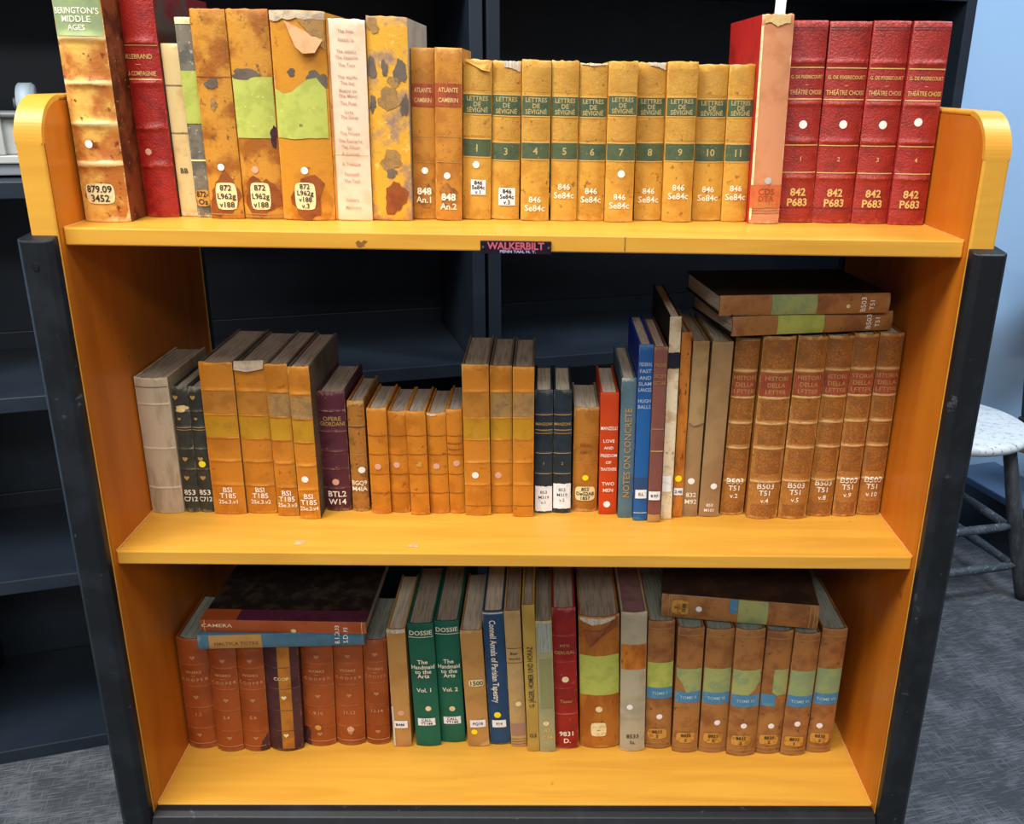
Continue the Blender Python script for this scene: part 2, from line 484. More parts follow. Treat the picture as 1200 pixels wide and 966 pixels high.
def Lm(n, *a, **k): return mat(n, *a, **k)
M_ = {
 'calf':    Lm('gilt_calf', '#b4692a', '#e2b055', 26, 0.62, 0.5, 0.3, wear='#f0d090', speck='#7a3c14', speck_amt=0.25),
 'calfbrd': Lm('calf_board', '#7b3f20', '#4c2412', 34, 0.5, 0.5, 0.25, speck='#b98a58', speck_amt=0.1),
 'red':     Lm('red_morocco', '#a3231b', '#8e1d17', 60, 0.4, 0.38, 0.45, wear='#c4453c', spec=0.5),
 'redbrd':  Lm('marbled_dark_board', '#6a1a20', '#4c4038', 30, 0.6, 0.6, 0.15),
 'vellum':  Lm('cream_vellum', '#dbbf84', '#c7a566', 30, 0.45, 0.6, 0.1, wear='#f0e2bc', speck='#a3844c', speck_amt=0.06),
 'slate':   Lm('slate_marbled', '#77705f', '#5c594f', 60, 0.5, 0.7, 0.1, speck='#b9b3a0', speck_amt=0.14, wear='#e6dcb4'),
 'tan':     Lm('mottled_tan_calf', '#c68a30', '#99591c', 28, 0.56, 0.5, 0.3, wear='#b8742c', speck='#74502e', speck_amt=0.24),
 'tan2':    Lm('orange_tan_calf', '#c68626', '#a8681c', 20, 0.45, 0.5, 0.25, wear='#d99a48', speck='#8a5830', speck_amt=0.06),
 'print':   Lm('printed_waste', '#ecc9ac', '#e0b898', 24, 0.4, 0.8, 0.05, wear='#f2dcc8'),
 'worn':    Lm('worn_yellow_calf', '#d8a030', '#8d7468', 26, 0.42, 0.55, 0.3, wear='#a87a5a', speck='#e6bc5c', speck_amt=0.15),
 'brown':   Lm('light_brown_calf', '#bd7f2f', '#a66a26', 44, 0.5, 0.5, 0.2, wear='#d09a50', speck='#8a5018', speck_amt=0.12),
 'sev':     Lm('ochre_sheep', '#cc983a', '#bb842e', 34, 0.5, 0.5, 0.3, wear='#dcae5c', speck='#96642a', speck_amt=0.2),
 'sevpat':  Lm('ochre_tooled', '#c6963e', '#b48230', 34, 0.5, 0.5, 0.3, speck='#8a5c28', speck_amt=0.2, crackle='#bb8a3c'),
 'pink':    Lm('faded_pink_cloth', '#cc8c64', '#bd7c54', 20, 0.4, 0.85, 0.15, wear='#e8c8a4'),
 'redset':  Lm('crimson_morocco', '#9e2a22', '#8c241e', 70, 0.45, 0.34, 0.55, wear='#c04840', spec=0.55),
 'redcl':   Lm('scarlet_board', '#c02824', '#a8201e', 30, 0.4, 0.5, 0.1),
 'grey':    Lm('grey_vellum', '#b8a68a', '#a08e74', 26, 0.5, 0.75, 0.2, wear='#cdbfa6', stretch=(2, 2, .5)),
 'olive':   Lm('olive_black_leather', '#3a3c34', '#2e302a', 40, 0.5, 0.5, 0.2, wear='#8e8872'),
 'orange':  Lm('orange_ochre_leather', '#c67c22', '#b46e1c', 24, 0.45, 0.5, 0.25, wear='#dd9a3c', speck='#a85c12', speck_amt=0.1),
 'purple':  Lm('aubergine_leather', '#542530', '#431c28', 40, 0.4, 0.5, 0.2, wear='#a87868', speck='#8c5c54', speck_amt=0.06),
 'mottle':  Lm('brown_mottled_calf', '#a86e2c', '#7c5020', 60, 0.5, 0.55, 0.3, wear='#c49a5a', speck='#5c3c1c', speck_amt=0.25),
 'small':   Lm('amber_leather', '#c87c20', '#b46a18', 30, 0.5, 0.5, 0.25, wear='#d8954a', speck='#8c4c14', speck_amt=0.12),
 'navy':    Lm('navy_black_leather', '#26323c', '#1e2830', 40, 0.5, 0.42, 0.15, wear='#5c6058'),
 'smbrn':   Lm('tan_brown_leather', '#b4742a', '#a06420', 30, 0.5, 0.5, 0.2, wear='#d6ac78'),
 'vermil':  Lm('vermilion_cloth', '#c8410e', '#c03c0c', 20, 0.4, 0.6, 0.08),
 'bluegr':  Lm('blue_grey_cloth', '#56707a', '#4c646e', 20, 0.4, 0.8, 0.1, wear='#b0b4a8'),
 'blue':    Lm('ultramarine_cloth', '#1c5a9a', '#1c508c', 20, 0.4, 0.6, 0.1, wear='#4c7ca8'),
 'bluebd':  Lm('ultramarine_board', '#1438b0', '#1230a0', 20, 0.4, 0.55, 0.1),
 'mauve':   Lm('mauve_brown_cloth', '#7c4a40', '#704038', 20, 0.4, 0.8, 0.1, wear='#a07868'),
 'bare':    Lm('bare_gathered_paper', '#e6d4b0', '#c8ac80', 40, 0.5, 0.85, 0.4, wear='#f4ead2', speck='#94774e', speck_amt=0.1),
 'blackbd': Lm('black_and_shaded_board', '#1e1a18', '#2a2420', 20, 0.4, 0.6, 0.1),  # own black on the thin book, painted shade on two lying ones
 'rust':    Lm('rust_mottled_boards', '#c4782a', '#a45a1a', 60, 0.5, 0.55, 0.2, speck='#703a10', speck_amt=0.28, stretch=(1, 1, .35)),
 'taupe':   Lm('taupe_paper', '#a07e54', '#94724a', 16, 0.5, 0.85, 0.1, wear='#bca078'),
 'tooled':  Lm('tooled_brown_calf', '#b07838', '#9a6228', 40, 0.5, 0.5, 0.3, wear='#cfa468', speck='#7c4418', speck_amt=0.15, crackle='#a4682c'),
 'tooledp': Lm('tooled_brown_panel', '#a86a2c', '#8c5828', 60, 0.5, 0.5, 0.35, speck='#7c6a50', speck_amt=0.28, crackle='#8a5422'),
 'brick':   Lm('brick_brown_leather', '#9c4c20', '#8c4018', 20, 0.5, 0.42, 0.18, wear='#a86a44', spec=0.45),
 'dpurple': Lm('dark_purple_leather', '#4a2a30', '#3a2028', 30, 0.5, 0.45, 0.2, wear='#785048', speck='#985c2c', speck_amt=0.05),
 'green':   Lm('dark_green_cloth', '#12614c', '#105844', 20, 0.4, 0.6, 0.08),
 'tanpap':  Lm('tan_cloth', '#b98a4c', '#ac7e42', 20, 0.5, 0.85, 0.15, wear='#d2b07c'),
 'darkbl':  Lm('dark_blue_cloth', '#24486c', '#1f4064', 20, 0.4, 0.7, 0.15, wear='#8c8c78'),
 'beige':   Lm('beige_cloth', '#bc9c66', '#ae8e5a', 20, 0.5, 0.85, 0.12, wear='#cdb48c'),
 'mustard': Lm('mustard_cloth', '#b89848', '#ac8c40', 20, 0.5, 0.8, 0.1),
 'oliveg':  Lm('grey_olive_paper', '#a39c70', '#96966e', 20, 0.5, 0.85, 0.15, wear='#c4ba90'),
 'redleat': Lm('worn_red_leather', '#96201e', '#841a1a', 30, 0.5, 0.42, 0.2, wear='#b86a58', speck='#b85048', speck_amt=0.06),
 'bigbrn':  Lm('orange_brown_calf', '#b06c28', '#9c561c', 34, 0.5, 0.5, 0.25, wear='#c89450', speck='#7c4014', speck_amt=0.16, stretch=(1, 1, .4)),
 'greyvel': Lm('pale_grey_vellum', '#b3a88c', '#a39a80', 20, 0.4, 0.7, 0.1, wear='#c8bfa4'),
 'mbrown':  Lm('dusky_brown_calf', '#a8723c', '#8c5830', 30, 0.55, 0.55, 0.2, wear='#a8845c', speck='#6c4428', speck_amt=0.18),
 'litebrd': Lm('pale_paper_board', '#a59a88', '#94897a', 20, 0.4, 0.8, 0.1),
 'shadebrd': Lm('shaded_brown_board', '#33241c', '#45301f', 30, 0.5, 0.6, 0.15),  # brown darkened to paint the shade on a lying book's top
 'greybrd': Lm('grey_board', '#6c5f52', '#594e44', 24, 0.5, 0.8, 0.1),
 'blucov':  Lm('dusty_blue_paper', '#4e7488', '#456a80', 20, 0.4, 0.85, 0.1, wear='#7c96a0'),
 'orspine': Lm('orange_brown_spine', '#b0562a', '#a44c20', 20, 0.4, 0.45, 0.1, wear='#b8704c'),
 'stain':   Lm('brown_stain', '#8c4a1c', '#7a3c16', 60, 0.5, 0.6, 0.1),
 'flap':    Lm('torn_leather_underside', '#cf9468', '#c08458', 60, 0.5, 0.8, 0.2),
 'torn':    Lm('torn_paper_lining', '#c8b496', '#a8917a', 50, 0.5, 0.85, 0.3, speck='#8c7868', speck_amt=0.15),
 'mustpan': Lm('mustard_panel', '#b9861c', '#ab7c1a', 60, 0.4, 0.5, 0.2),
 'greypan': Lm('faded_title_panel', '#a37c44', '#8c6c44', 90, 0.5, 0.6, 0.25, speck='#6c5438', speck_amt=0.2),
 'brnpan':  Lm('russet_title_panel', '#b0742a', '#a06820', 60, 0.5, 0.5, 0.2),
}
SC = {}
class Book: pass
def bez(x): return max(-1.0, min(1.0, x))

def make_book(b):
    """cover shell with rounded spine and raised bands, page block, all in book-local axes"""
    w, h, d = b.w, b.h, b.d
    tb = min(b.board, w*0.2)
    bul = b.bulge
    def S(x, z):
        q = abs(bez(2*x/w))
        y = bul*q**2.2
        for zb in b.bz:
            e = (z-zb)/b.bandw
            if abs(e) < 3: y -= b.bandh*math.exp(-e*e)*(1-q**6)
        e = min(z, h-z)
        if e < 0.002: y += 0.0007*(1-e/0.002)
        return y
    b.S = S
    nx = 10
    zs = set([0, 0.0008, 0.002, h-0.002, h-0.0008, h])
    n = max(6, int(h/0.012))
    for i in range(1, n): zs.add(h*i/n)
    for zb in b.bz:
        for k in (-2.2, -1.3, -0.7, 0, 0.7, 1.3, 2.2): zs.add(zb+k*b.bandw)
    zs = sorted(z for z in zs if 0 <= z <= h)
    bm = bmesh.new()
    wl_ = bm.verts.layers.float.new('wear')
    rows = []
    rj = b.ragged
    for z in zs:
        row = []
        for i in range(nx+1):
            q = -1+2*i/nx
            q = math.copysign(abs(q)**0.8, q)
            x = q*w/2
            zz = z
            if z == h and rj: zz = z+random.uniform(-rj, rj*0.3)
            v = bm.verts.new((x, S(x, z), zz))
            wr = 0.0
            for zb in b.bz:
                e = (z-zb)/b.bandw
                if abs(e) < 1.4: wr = max(wr, (0.75 if b.m in ('calf', 'tooled', 'grey') else 0.45)*(1-abs(e)/1.6))
            if abs(q) > 0.93: wr = max(wr, 0.4)
            if z > h-0.003 or z < 0.003: wr = max(wr, 0.42)
            v[wl_] = wr
            row.append(v)
        rows.append(row)
    for a, c in zip(rows, rows[1:]):
        for i in range(nx):
            bm.faces.new((a[i], a[i+1], c[i+1], c[i]))
    # inner edge at head and tail
    for row, zz, sg in ((rows[-1], h-0.0006, 1), (rows[0], 0.0, -1)):
        inn = []
        for v in row:
            nv = bm.verts.new((v.co.x*(1-2*tb*0.7/w), v.co.y+0.0022, v.co.z if sg > 0 else 0)); nv[wl_] = 0.45
            inn.append(nv)
        for i in range(nx):
            q = (row[i], row[i+1], inn[i+1], inn[i])
            bm.faces.new(q if sg > 0 else q[::-1])
        if sg > 0:
            low = [bm.verts.new((v.co.x, v.co.y, h-0.006)) for v in inn]
            for i in range(nx): bm.faces.new((inn[i], inn[i+1], low[i+1], low[i]))
    cover = link('spine', bm, b.mat, b.root, True)
    # boards
    for s in (-1, 1):
        t = bmesh.new()
        y0 = bul+0.0003
        x1, x0 = s*w/2, s*(w/2-tb)
        bx(t, min(x0, x1), max(x0, x1), y0, d, 0, h-0.0008*(b.ragged > 0), min(0.0007, tb*0.3))
        lay = t.verts.layers.float.get('wear') or t.verts.layers.float.new('wear')
        for v in t.verts:
            v[lay] = 0.1 if v.co.z > h-0.003 or v.co.y > d-0.003 else 0.0
        link('board', t, b.bmat, b.root)
    sq = b.square
    pts = []
    xi = w/2-tb-0.0002
    for i in range(9):
        x = -xi+2*xi*i/8
        pts.append((x, S(x, h/2+1e-4 if not b.bz else (b.bz[0]+0.02 if False else h*0.985)) + 0.0026))
    yf = d-sq
    for i in range(7):
        x = xi-2*xi*i/6
        pts.append((x, yf-0.25*min(bul, 0.006)*(1-(x/xi)**2)))
    t = prism(bmesh.new(), pts, 'z', min(0.0005, sq), h-sq)
    link('page_block', t, b.pmat, b.root)

def patch(b, name, x0, x1, z0, z1, m, off=0.0005, nx=8, nz=3, rnd=0.0, jag=0.0, label=None):
    bm = bmesh.new()
    if not callable(z0) and not callable(z1) and not rnd: nz = max(nz, int(abs(z1-z0)/0.0018)) if b.bz else nz
    f0 = z0 if callable(z0) else (lambda q: z0)
    f1 = z1 if callable(z1) else (lambda q: z1)
    rows = []
    for j in range(nz+1):
        t = j/nz
        row = []
        k = 1.0
        if rnd: k = 1-rnd*abs(2*t-1)**3
        for i in range(nx+1):
            q = i/nx
            x = (x0+x1)/2+(q-0.5)*(x1-x0)*k
            a, c = f0(q), f1(q)
            if jag and j == nz: c += random.uniform(-jag, jag)
            if jag and j == 0: a += random.uniform(-jag, jag)
            z = a+(c-a)*t
            if rnd and j in (0, nz) : z += (1 if j == 0 else -1)*(abs(2*q-1)**4)*rnd*(c-a)*0.3
            z = max(0.0006, min(b.h-0.0002, z))
            row.append(bm.verts.new((x, b.S(x, z)-off, z)))
        rows.append(row)
    for a, c in zip(rows, rows[1:]):
        for i in range(nx): bm.faces.new((a[i], a[i+1], c[i+1], c[i]))
    o = link(name, bm, m, b.root, True)
    if label: o['label'] = label
    return o

def lettering(b, s, x, z, size, m, rot=0, off=0.0008, bold=0.02, maxw=None, name='lettering'):
    if not s: return
    vs, fs = text_mesh(s, bold)
    wd = max(v[0] for v in vs)-min(v[0] for v in vs)
    sx = size
    if maxw and wd*size > maxw: sx = maxw/wd
    if maxw and rot and wd*size < maxw*0.97: sx = maxw/wd
    c, sn = math.cos(R(rot)), math.sin(R(rot))
    out = []
    for vx, vy in vs:
        a, e = vx*sx, vy*size
        X, Z = x+a*c-e*sn, z+a*sn+e*c
        X = max(-b.w*0.495, min(b.w*0.495, X))
        Z = max(0.0006, min(b.h-0.0006, Z))
        out.append((X, b.S(X, Z)-off, Z))
    me = bpy.data.meshes.new(name)
    me.from_pydata(out, [], fs)
    return linkme(name, me, m, b.root)

def dot(b, u, v, m=None, r=3.6, name='dot_sticker'):
    x, z = b.loc(u, v)
    rr = r*b.k
    x = max(-b.w/2+rr*1.05, min(b.w/2-rr*1.05, x))
    bm = bmesh.new()
    c = bm.verts.new((x, b.S(x, z)-0.0009, z))
    ring = [bm.verts.new((x+rr*math.cos(a), b.S(x+rr*math.cos(a), z+rr*math.sin(a))-0.0006, z+rr*math.sin(a))) for a in [2*PI*i/14 for i in range(14)]]
    for i in range(14): bm.faces.new((c, ring[i], ring[(i+1) % 14]))
    bmesh.ops.recalc_face_normals(bm, faces=bm.faces)
    return link(name, bm, m or DOTW, b.root, True)

def heart(b, x, z, s, m, name='ornament'):
    pts = []
    for i in range(16):
        t = 2*PI*i/16
        pts.append((s*0.06*(16*math.sin(t)**3)/1.2, s*0.06*(13*math.cos(t)-5*math.cos(2*t)-2*math.cos(3*t)-math.cos(4*t))/1.2))
    bm = bmesh.new()
    vs = [bm.verts.new((x+p, b.S(x+p, z+q)-0.0007, z+q)) for p, q in pts]
    bm.faces.new(vs[::-1])
    return link(name, bm, m, b.root)

def flap(b, pts, m, lift=0.006):
    """loose turned-back piece of covering; pts in photograph pixels, first two points stay attached"""
    L_ = [b.loc(*p) for p in pts]
    bm = bmesh.new()
    ys = []
    a0 = Vector(L_[0]); a1 = Vector(L_[1]); ax = (a1-a0).normalized()
    top, bot = [], []
    for p in L_:
        q = Vector(p)-a0
        dist = abs(q.x*ax.y-q.y*ax.x)
        y = b.S(bez(2*p[0]/b.w)*b.w/2, p[1])-0.0024-lift*min(1, dist/0.02)
        top.append(bm.verts.new((p[0], y, p[1]))); bot.append(bm.verts.new((p[0], y+0.0008, p[1])))
    bm.faces.new(top); bm.faces.new(bot[::-1])
    n = len(top)
    for i in range(n): bm.faces.new((top[i], bot[i], bot[(i+1) % n], top[(i+1) % n]))
    bmesh.ops.recalc_face_normals(bm, faces=bm.faces)
    return link('torn_flap', bm, m, b.root)

BOOKS = {'T': [], 'M': [], 'B': []}
ZROW = {'T': ZT, 'M': ZM, 'B': ZB}
def book(row, xbl, xbr, yb, xtl, xtr, yt, m, label, deco=(), bands=(), group=None, bmat=None, pmat=None,
         depth=None, bulge=0.16, board=0.0025, square=0.003, ragged=0.0, bandh=0.0016, bandw=0.0022, cat='book'):
    b = Book()
    z = ZROW[row]
    b.row = row
    p = atz((xbl+xbr)/2, yb, z)
    b.y0 = p.y
    wpx = aty(xbr, yb, b.y0).x-aty(xbl, yb, b.y0).x
    bl = bulge*wpx
    yy = b.y0+bl*0.6
    Lb, Rb = aty(xbl, yb, yy).x, aty(xbr, yb, yy).x
    Lt, Rt = aty(xtl, yt, yy).x, aty(xtr, yt, yy).x
    tm = aty((xtl+xtr)/2, yt, b.y0)
    b.z = z
    b.x0, b.x1 = (Lb+Rb)/2, (Lt+Rt)/2
    b.H = tm.z-z
    b.w = ((Rb-Lb)+(Rt-Lt))/2
    b.bf = bulge
    b.m, b.label, b.deco, b.bandsv, b.group = m, label, deco, bands, group
    b.bmat, b.pmat, b.depth = bmat, pmat, depth
    b.board, b.square, b.ragged, b.bandh, b.bandw = board, square, ragged, bandh, bandw
    BOOKS[row].append(b)
    return b

def settle(row):
    """neighbours lean on each other but never share space; the rack sides bound the row"""
    L_ = BOOKS[row]
    G = 0.0005
    for b in L_: b.wx = b.w
    for it in range(200):
        for a, c in zip([None]+L_, L_+[None]):
            Hm = min(q.H for q in (a, c) if q)
            for t in (0.0, Hm):
                ea = -0.4485 if a is None else a.x0+(a.x1-a.x0)*t/a.H+a.wx/2
                ec = 0.4485 if c is None else c.x0+(c.x1-c.x0)*t/c.H-c.wx/2
                df = ea+G-ec
                if df > 0:
                    for q, s in ((a, -1), (c, 1)):
                        if q is None: continue
                        kk = 0.5 if (a and c) else 1.0
                        sh = df*kk*0.7
                        q.wx -= df*kk*0.16
                        if t == 0: q.x0 += s*sh
                        else: q.x1 += s*sh*q.H/t
    for b in L_:
        lean = math.atan2(b.x1-b.x0, b.H)
        b.h = math.hypot(b.x1-b.x0, b.H)-0.0
        b.w = b.wx*math.cos(lean)
        b.h -= b.w*0.5*abs(math.sin(lean))
        b.lean = lean

def finish(b, M, standing=True):
    b.root = empty('book')
    b.root.matrix_world = M
    b.M = M
    b.Mi = M.inverted()
    n = (M.to_3x3() @ Vector((0, 1, 0))).normalized()
    o = M.translation
    def loc(u, v):
        d = ray(u, v)
        t = (o-CAM).dot(n)/d.dot(n)
        q = b.Mi @ (CAM+d*t)
        return q.x, q.z
    b.loc = loc
    b.k = (o-CAM).dot(CF)/FPX
    tag(b.root, b.label, 'book', b.group)
    b.bulge = b.bf*b.w
    b.d = b.depth or min(0.24, 0.64*b.h)
    b.mat = M_[b.m]; b.bmat = M_[b.bmat] if isinstance(b.bmat, str) else (b.bmat or b.mat)
    b.pmat = b.pmat or PAGE
    if b.lying is not None:
        b.bz = list(b.bandsv)
        b.zc = lambda u: loc(u, b.lyv)[1]
    else:
        def zc(v):
            x0, z0 = loc(0, v); x1, z1 = loc(1200, v)
            return z0+(z1-z0)*(0-x0)/(x1-x0)
        b.zc = zc
        b.bz = [zc(v) for v in b.bandsv]
    make_book(b)
    for d in b.deco: decorate(b, d)

def decorate(b, d):
    k, W2 = b.k, b.w/2
    t = d[0]
    if t == 'L':                      # full-width label: v0, v1, material, lines, ink, size
        _, v0, v1, m = d[:4]
        za, zb = b.zc(v1), b.zc(v0)
        if za > zb: za, zb = zb, za
        kw = d[7] if len(d) > 7 else {}
        patch(b, kw.get('name', 'spine_label'), -W2*0.97, W2*0.97, za, zb, m, 0.0005, jag=kw.get('jag', 0.0))
        lines = d[4] if len(d) > 4 else []
        if lines:
            ink = d[5]; size = d[6]*k
            n = len(lines)
            for i, s in enumerate(lines):
                z = zb-(zb-za)*(i+0.5+(0.12 if n > 1 else 0))/(n+(0.25 if n > 1 else 0))
                if b.lying is not None and False: pass
                lettering(b, s, 0, z, size, ink, maxw=b.w*0.74)
    elif t == 'R':                    # region patch with profiles: u-fraction x0,x1, v bottom list, v top list
        _, fx0, fx1, vb, vt, m, name = d[:7]
        def prof(L_):
            if not isinstance(L_, (list, tuple)): L_ = [L_]
            Z = [b.zc(v) for v in L_]
            def f(q):
                if len(Z) == 1: return Z[0]
                p = q*(len(Z)-1); i = min(int(p), len(Z)-2)
                return Z[i]+(Z[i+1]-Z[i])*(p-i)
            return f
        lo, hi = prof(vb), prof(vt)
        nx = 12
        patch(b, name, fx0*b.w, fx1*b.w, lo, (lambda q: min(hi(q), b.h-0.0003)), m, d[7] if len(d) > 7 else 0.0007, nx=nx, nz=4, jag=0.0005)
    elif t == 'S':                    # irregular stain or bare patch: x-fraction, v, width px, height px, material
        _, fx, v, w_, h_, m = d[:6]
        nm = d[6] if len(d) > 6 else 'stain'
        cz = b.zc(v); cx = fx*b.w
        n_ = 22; ph = [random.uniform(0, 6.28) for _i in range(4)]
        bm = bmesh.new(); rings = []
        cen = bm.verts.new((cx, b.S(cx, cz)-0.0006, cz))
        for fr in (0.4, 0.75, 1.0):
            ring = []
            for i in range(n_):
                a = 2*PI*i/n_
                r_ = fr*(1+0.14*math.sin(2*a+ph[0])+0.12*math.sin(3*a+ph[1])+0.09*math.sin(5*a+ph[2])+0.07*math.sin(9*a+ph[3]))
                x = max(-W2*0.985, min(W2*0.985, cx+r_*w_*k/2*math.cos(a)))
                z = max(0.0006, min(b.h-0.0006, cz+r_*h_*k/2*math.sin(a)))
                ring.append(bm.verts.new((x, b.S(x, z)-0.00055, z)))
            rings.append(ring)
        for i in range(n_):
            bm.faces.new((cen, rings[0][i], rings[0][(i+1) % n_]))
            for q_ in (0, 1): bm.faces.new((rings[q_][i], rings[q_+1][i], rings[q_+1][(i+1) % n_], rings[q_][(i+1) % n_]))
        bmesh.ops.recalc_face_normals(bm, faces=bm.faces)
        link(nm, bm, m, b.root, True)
    elif t == 'D':
        dot(b, d[1], d[2], d[3] if len(d) > 3 else None, d[4] if len(d) > 4 else 3.6)
    elif t == 'C':                    # call label: u,v,w,h,material,lines,size,ink,(rounded)
        _, u, v, w_, h_, m, lines, size, ink = d[:9]
        x, z = b.loc(u, v)
        if b.lying is not None: w_, h_ = h_, w_
        hw, hh = min(w_*k/2, W2*0.93), h_*k/2
        x = max(-W2*0.95+hw, min(W2*0.95-hw, x))
        patch(b, 'call_number_label', x-hw, x+hw, z-hh, z+hh, m, 0.0009, nx=8, nz=6, rnd=0.16 if m is not PAPER else 0.0)
        n = len(lines)
        for i, s in enumerate(lines):
            lettering(b, s, x, z+hh-(i+0.5+0.1)*2*hh/(n+0.2), size*k, ink, off=0.0013, maxw=hw*1.75)
    elif t == 'T':                    # text: u,v,string,size,ink,rot,maxlen px
        _, u, v, s, size, ink = d[:6]
        rot = d[6] if len(d) > 6 else 0
        if u: x, z = b.loc(u, v)
        else: x, z = 0.0, b.zc(v)
        mw = d[7]*k if len(d) > 7 and d[7] else b.w*0.9
        if rot == 0:
            x = max(-W2*0.25, min(W2*0.25, x))
        lettering(b, s, x, z, size*k, ink, rot, maxw=mw, bold=0.03 if size >= 11 else 0.012)
    elif t == 'G':                    # gilt or dark line across
        _, v, th, m = d
        z = b.zc(v); q = th*k/2
        patch(b, 'gilt_line' if m in (GOLD, DGOLD) else 'ruled_line', -W2*0.97, W2*0.97, z-q, z+q, m, 0.0006, nz=1)
    elif t == 'H':
        _, u, v, s, m = d
        x, z = b.loc(u, v); x = max(-W2*0.6, min(W2*0.6, x))
        heart(b, x, z, s*k, m)
    elif t == 'F':
        flap(b, d[1], d[2], d[3])

for bk in (): pass
# ---- top shelf
g = 'worn leather volumes at the left of the top shelf'
book('T', 96, 151, 261, 37, 107, -62, 'calf', 'very tall gilt brown calf book, green title label, leftmost on the top shelf',
     [('L', -6, 42, AQUA), ('T', 0, 12, "BERINGTON'S", 9, WINK), ('T', 0, 22, 'MIDDLE', 9, WINK), ('T', 0, 32, 'AGES', 8, WINK), ('D', 104, 169, DOTW, 4.6),
      ('C', 117, 227, 33, 23, CREAM, ['879.09', '3452'], 11, INK)], bands=(-12, 43, 97, 145, 192), bmat='calfbrd', bandh=0.003, bandw=0.0035, ragged=0.0015, depth=0.165)
book('T', 171, 209, 255, 132, 180, -12, 'red', 'dark red ribbed leather book leaning beside the tall gilt calf one',
     [('T', 158, 66, 'HILLEBRAND', 7, GOLD), ('T', 162, 75, '—', 6, GOLD), ('T', 164, 86, 'LA COMPAGNIE', 7, GOLD), ('D', 174, 178, DOTP, 3.8),
      ('G', 53, 1, GOLD), ('G', 93, 1, GOLD)], bands=(49, 97, 150, 194), bmat='redbrd', bandh=0.0022, bandw=0.0028, depth=0.16)
book('T', 209, 232, 254, 184, 206, 51, 'vellum', 'thin short cream vellum pamphlet between the red book and the slate one',
     [('G', 100, 0.8, INK), ('G', 156, 0.8, INK), ('T', 216, 200, 'BB', 8, INK)], bulge=0.06, depth=0.12, board=0.001)
book('T', 232, 249, 255, 201, 221, 20, 'slate', 'slim slate grey marbled book with lime label and cream worn head',
     [('L', 83, 145, LIME), ('L', 20, 28, CREAM), ('G', 188, 2, CREAM), ('C', 238, 232, 15, 19, TAN, ['872-', 'Os'], 9, INK)], bulge=0.08, board=0.002, depth=0.13)
cl = ['872', 'L962g', 'v188']
book('T', 249, 286, 257, 220, 263, 10, 'tan', 'plain mottled tan volume without title label, first of three tall tan ones',
     [('S', -.05, 98, 15, 11, M_['greybrd'], 'worn_patch'), ('S', -.05, 122, 8, 12, M_['greypan'], 'worn_patch'), ('S', 0, 230, 33, 48, M_['stain']), ('G', 90, 0.8, M_['stain']), ('D', 259, 196, DOTW, 4),
      ('C', 265.5, 230, 24, 31, CREAM, cl, 9, INK), ('G', 251, 0.8, DGOLD)], bulge=0.1, ragged=0.001, depth=0.155)
book('T', 287, 333, 257.5, 263, 312, 10, 'tan', 'mottled tan volume with whole lime paper label, second of three tall tan ones',
     [('S', -.15, 87, 34, 11, M_['greybrd'], 'stain'), ('S', .42, 160, 8, 22, M_['dpurple'], 'stain'), ('L', 90, 162, LIME), ('S', 0, 231, 36, 50, M_['stain']), ('D', 299, 199, DOTP, 4),
      ('C', 305.5, 230, 23, 31, CREAM, cl, 9, INK), ('G', 251, 0.8, DGOLD), ('G', 254, 0.8, DGOLD)], bulge=0.1, ragged=0.001, depth=0.155)
book('T', 334, 393, 259, 314, 381, 12, 'tan2', 'widest tan volume, torn head with a hanging leather flap and ripped lime label',
     [('R', -.5, .5, [24, 27, 22, 24, 20, 23, 21, 22, 22], 11.5, M_['torn'], 'torn_lining', 0.0012),
      ('R', .02, .48, [24, 34, 48, 58], [20, 20, 20, 20], M_['greypan'], 'torn_lining', 0.001),
      ('S', .32, 94, 22, 22, M_['greybrd'], 'stain'), ('S', -.15, 85, 9, 8, M_['greybrd'], 'stain'),
      ('R', -.49, .46, [162, 163, 162, 162], [104, 110, 108, 101, 93, 91, 104], LIME, 'spine_label'),
      ('F', [(333, 24), (377, 47), (370, 62), (357, 63), (348, 55)], M_['flap'], 0.006),
      ('S', .02, 232, 37, 48, M_['stain']), ('T', 353, 147, 'III', 5, INK),
      ('D', 357, 200, DOTW, 4.2), ('C', 358, 230, 24, 31, CREAM, ['872', 'L962g', 'v188', 'v.3'], 8, INK)], bulge=0.1, ragged=0.0005, depth=0.155)
book('T', 394, 438, 259, 381, 426, 22, 'print', 'book whose bare spine shows faded pink printed waste paper',
     [('T', 0, v, s, 5, Lm('faint_print', '#ab9482', rough=0.9)) for v, s in [(36, 'The lives'), (46, 'Essays lu'), (60, 'The letters'), (67, 'The Seasons'), (76, 'The Tour'), (90, 'The works'), (97, 'The bur'), (106, 'Poems on'),
      (112, 'The Minor'), (121, 'The Poet'), (131, 'Lives'), (137, 'The Essay'), (150, 'Sir'), (156, 'The House'), (165, 'The Remarks'), (172, 'The Cause'), (180, 'A Journey'), (192, 'A Treatise'), (204, 'Farewell'), (212, 'The Task'), (234, 'Letters'), (243, 'Memoirs')]]
     + [('R', -.5, -.44, 259, 12, M_['brown'], 'joint_strip', 0.001), ('G', 181, 0.7, CREAM)], bulge=0.05, ragged=0.001, depth=0.15, bmat='vellum', pmat=PAGEL)
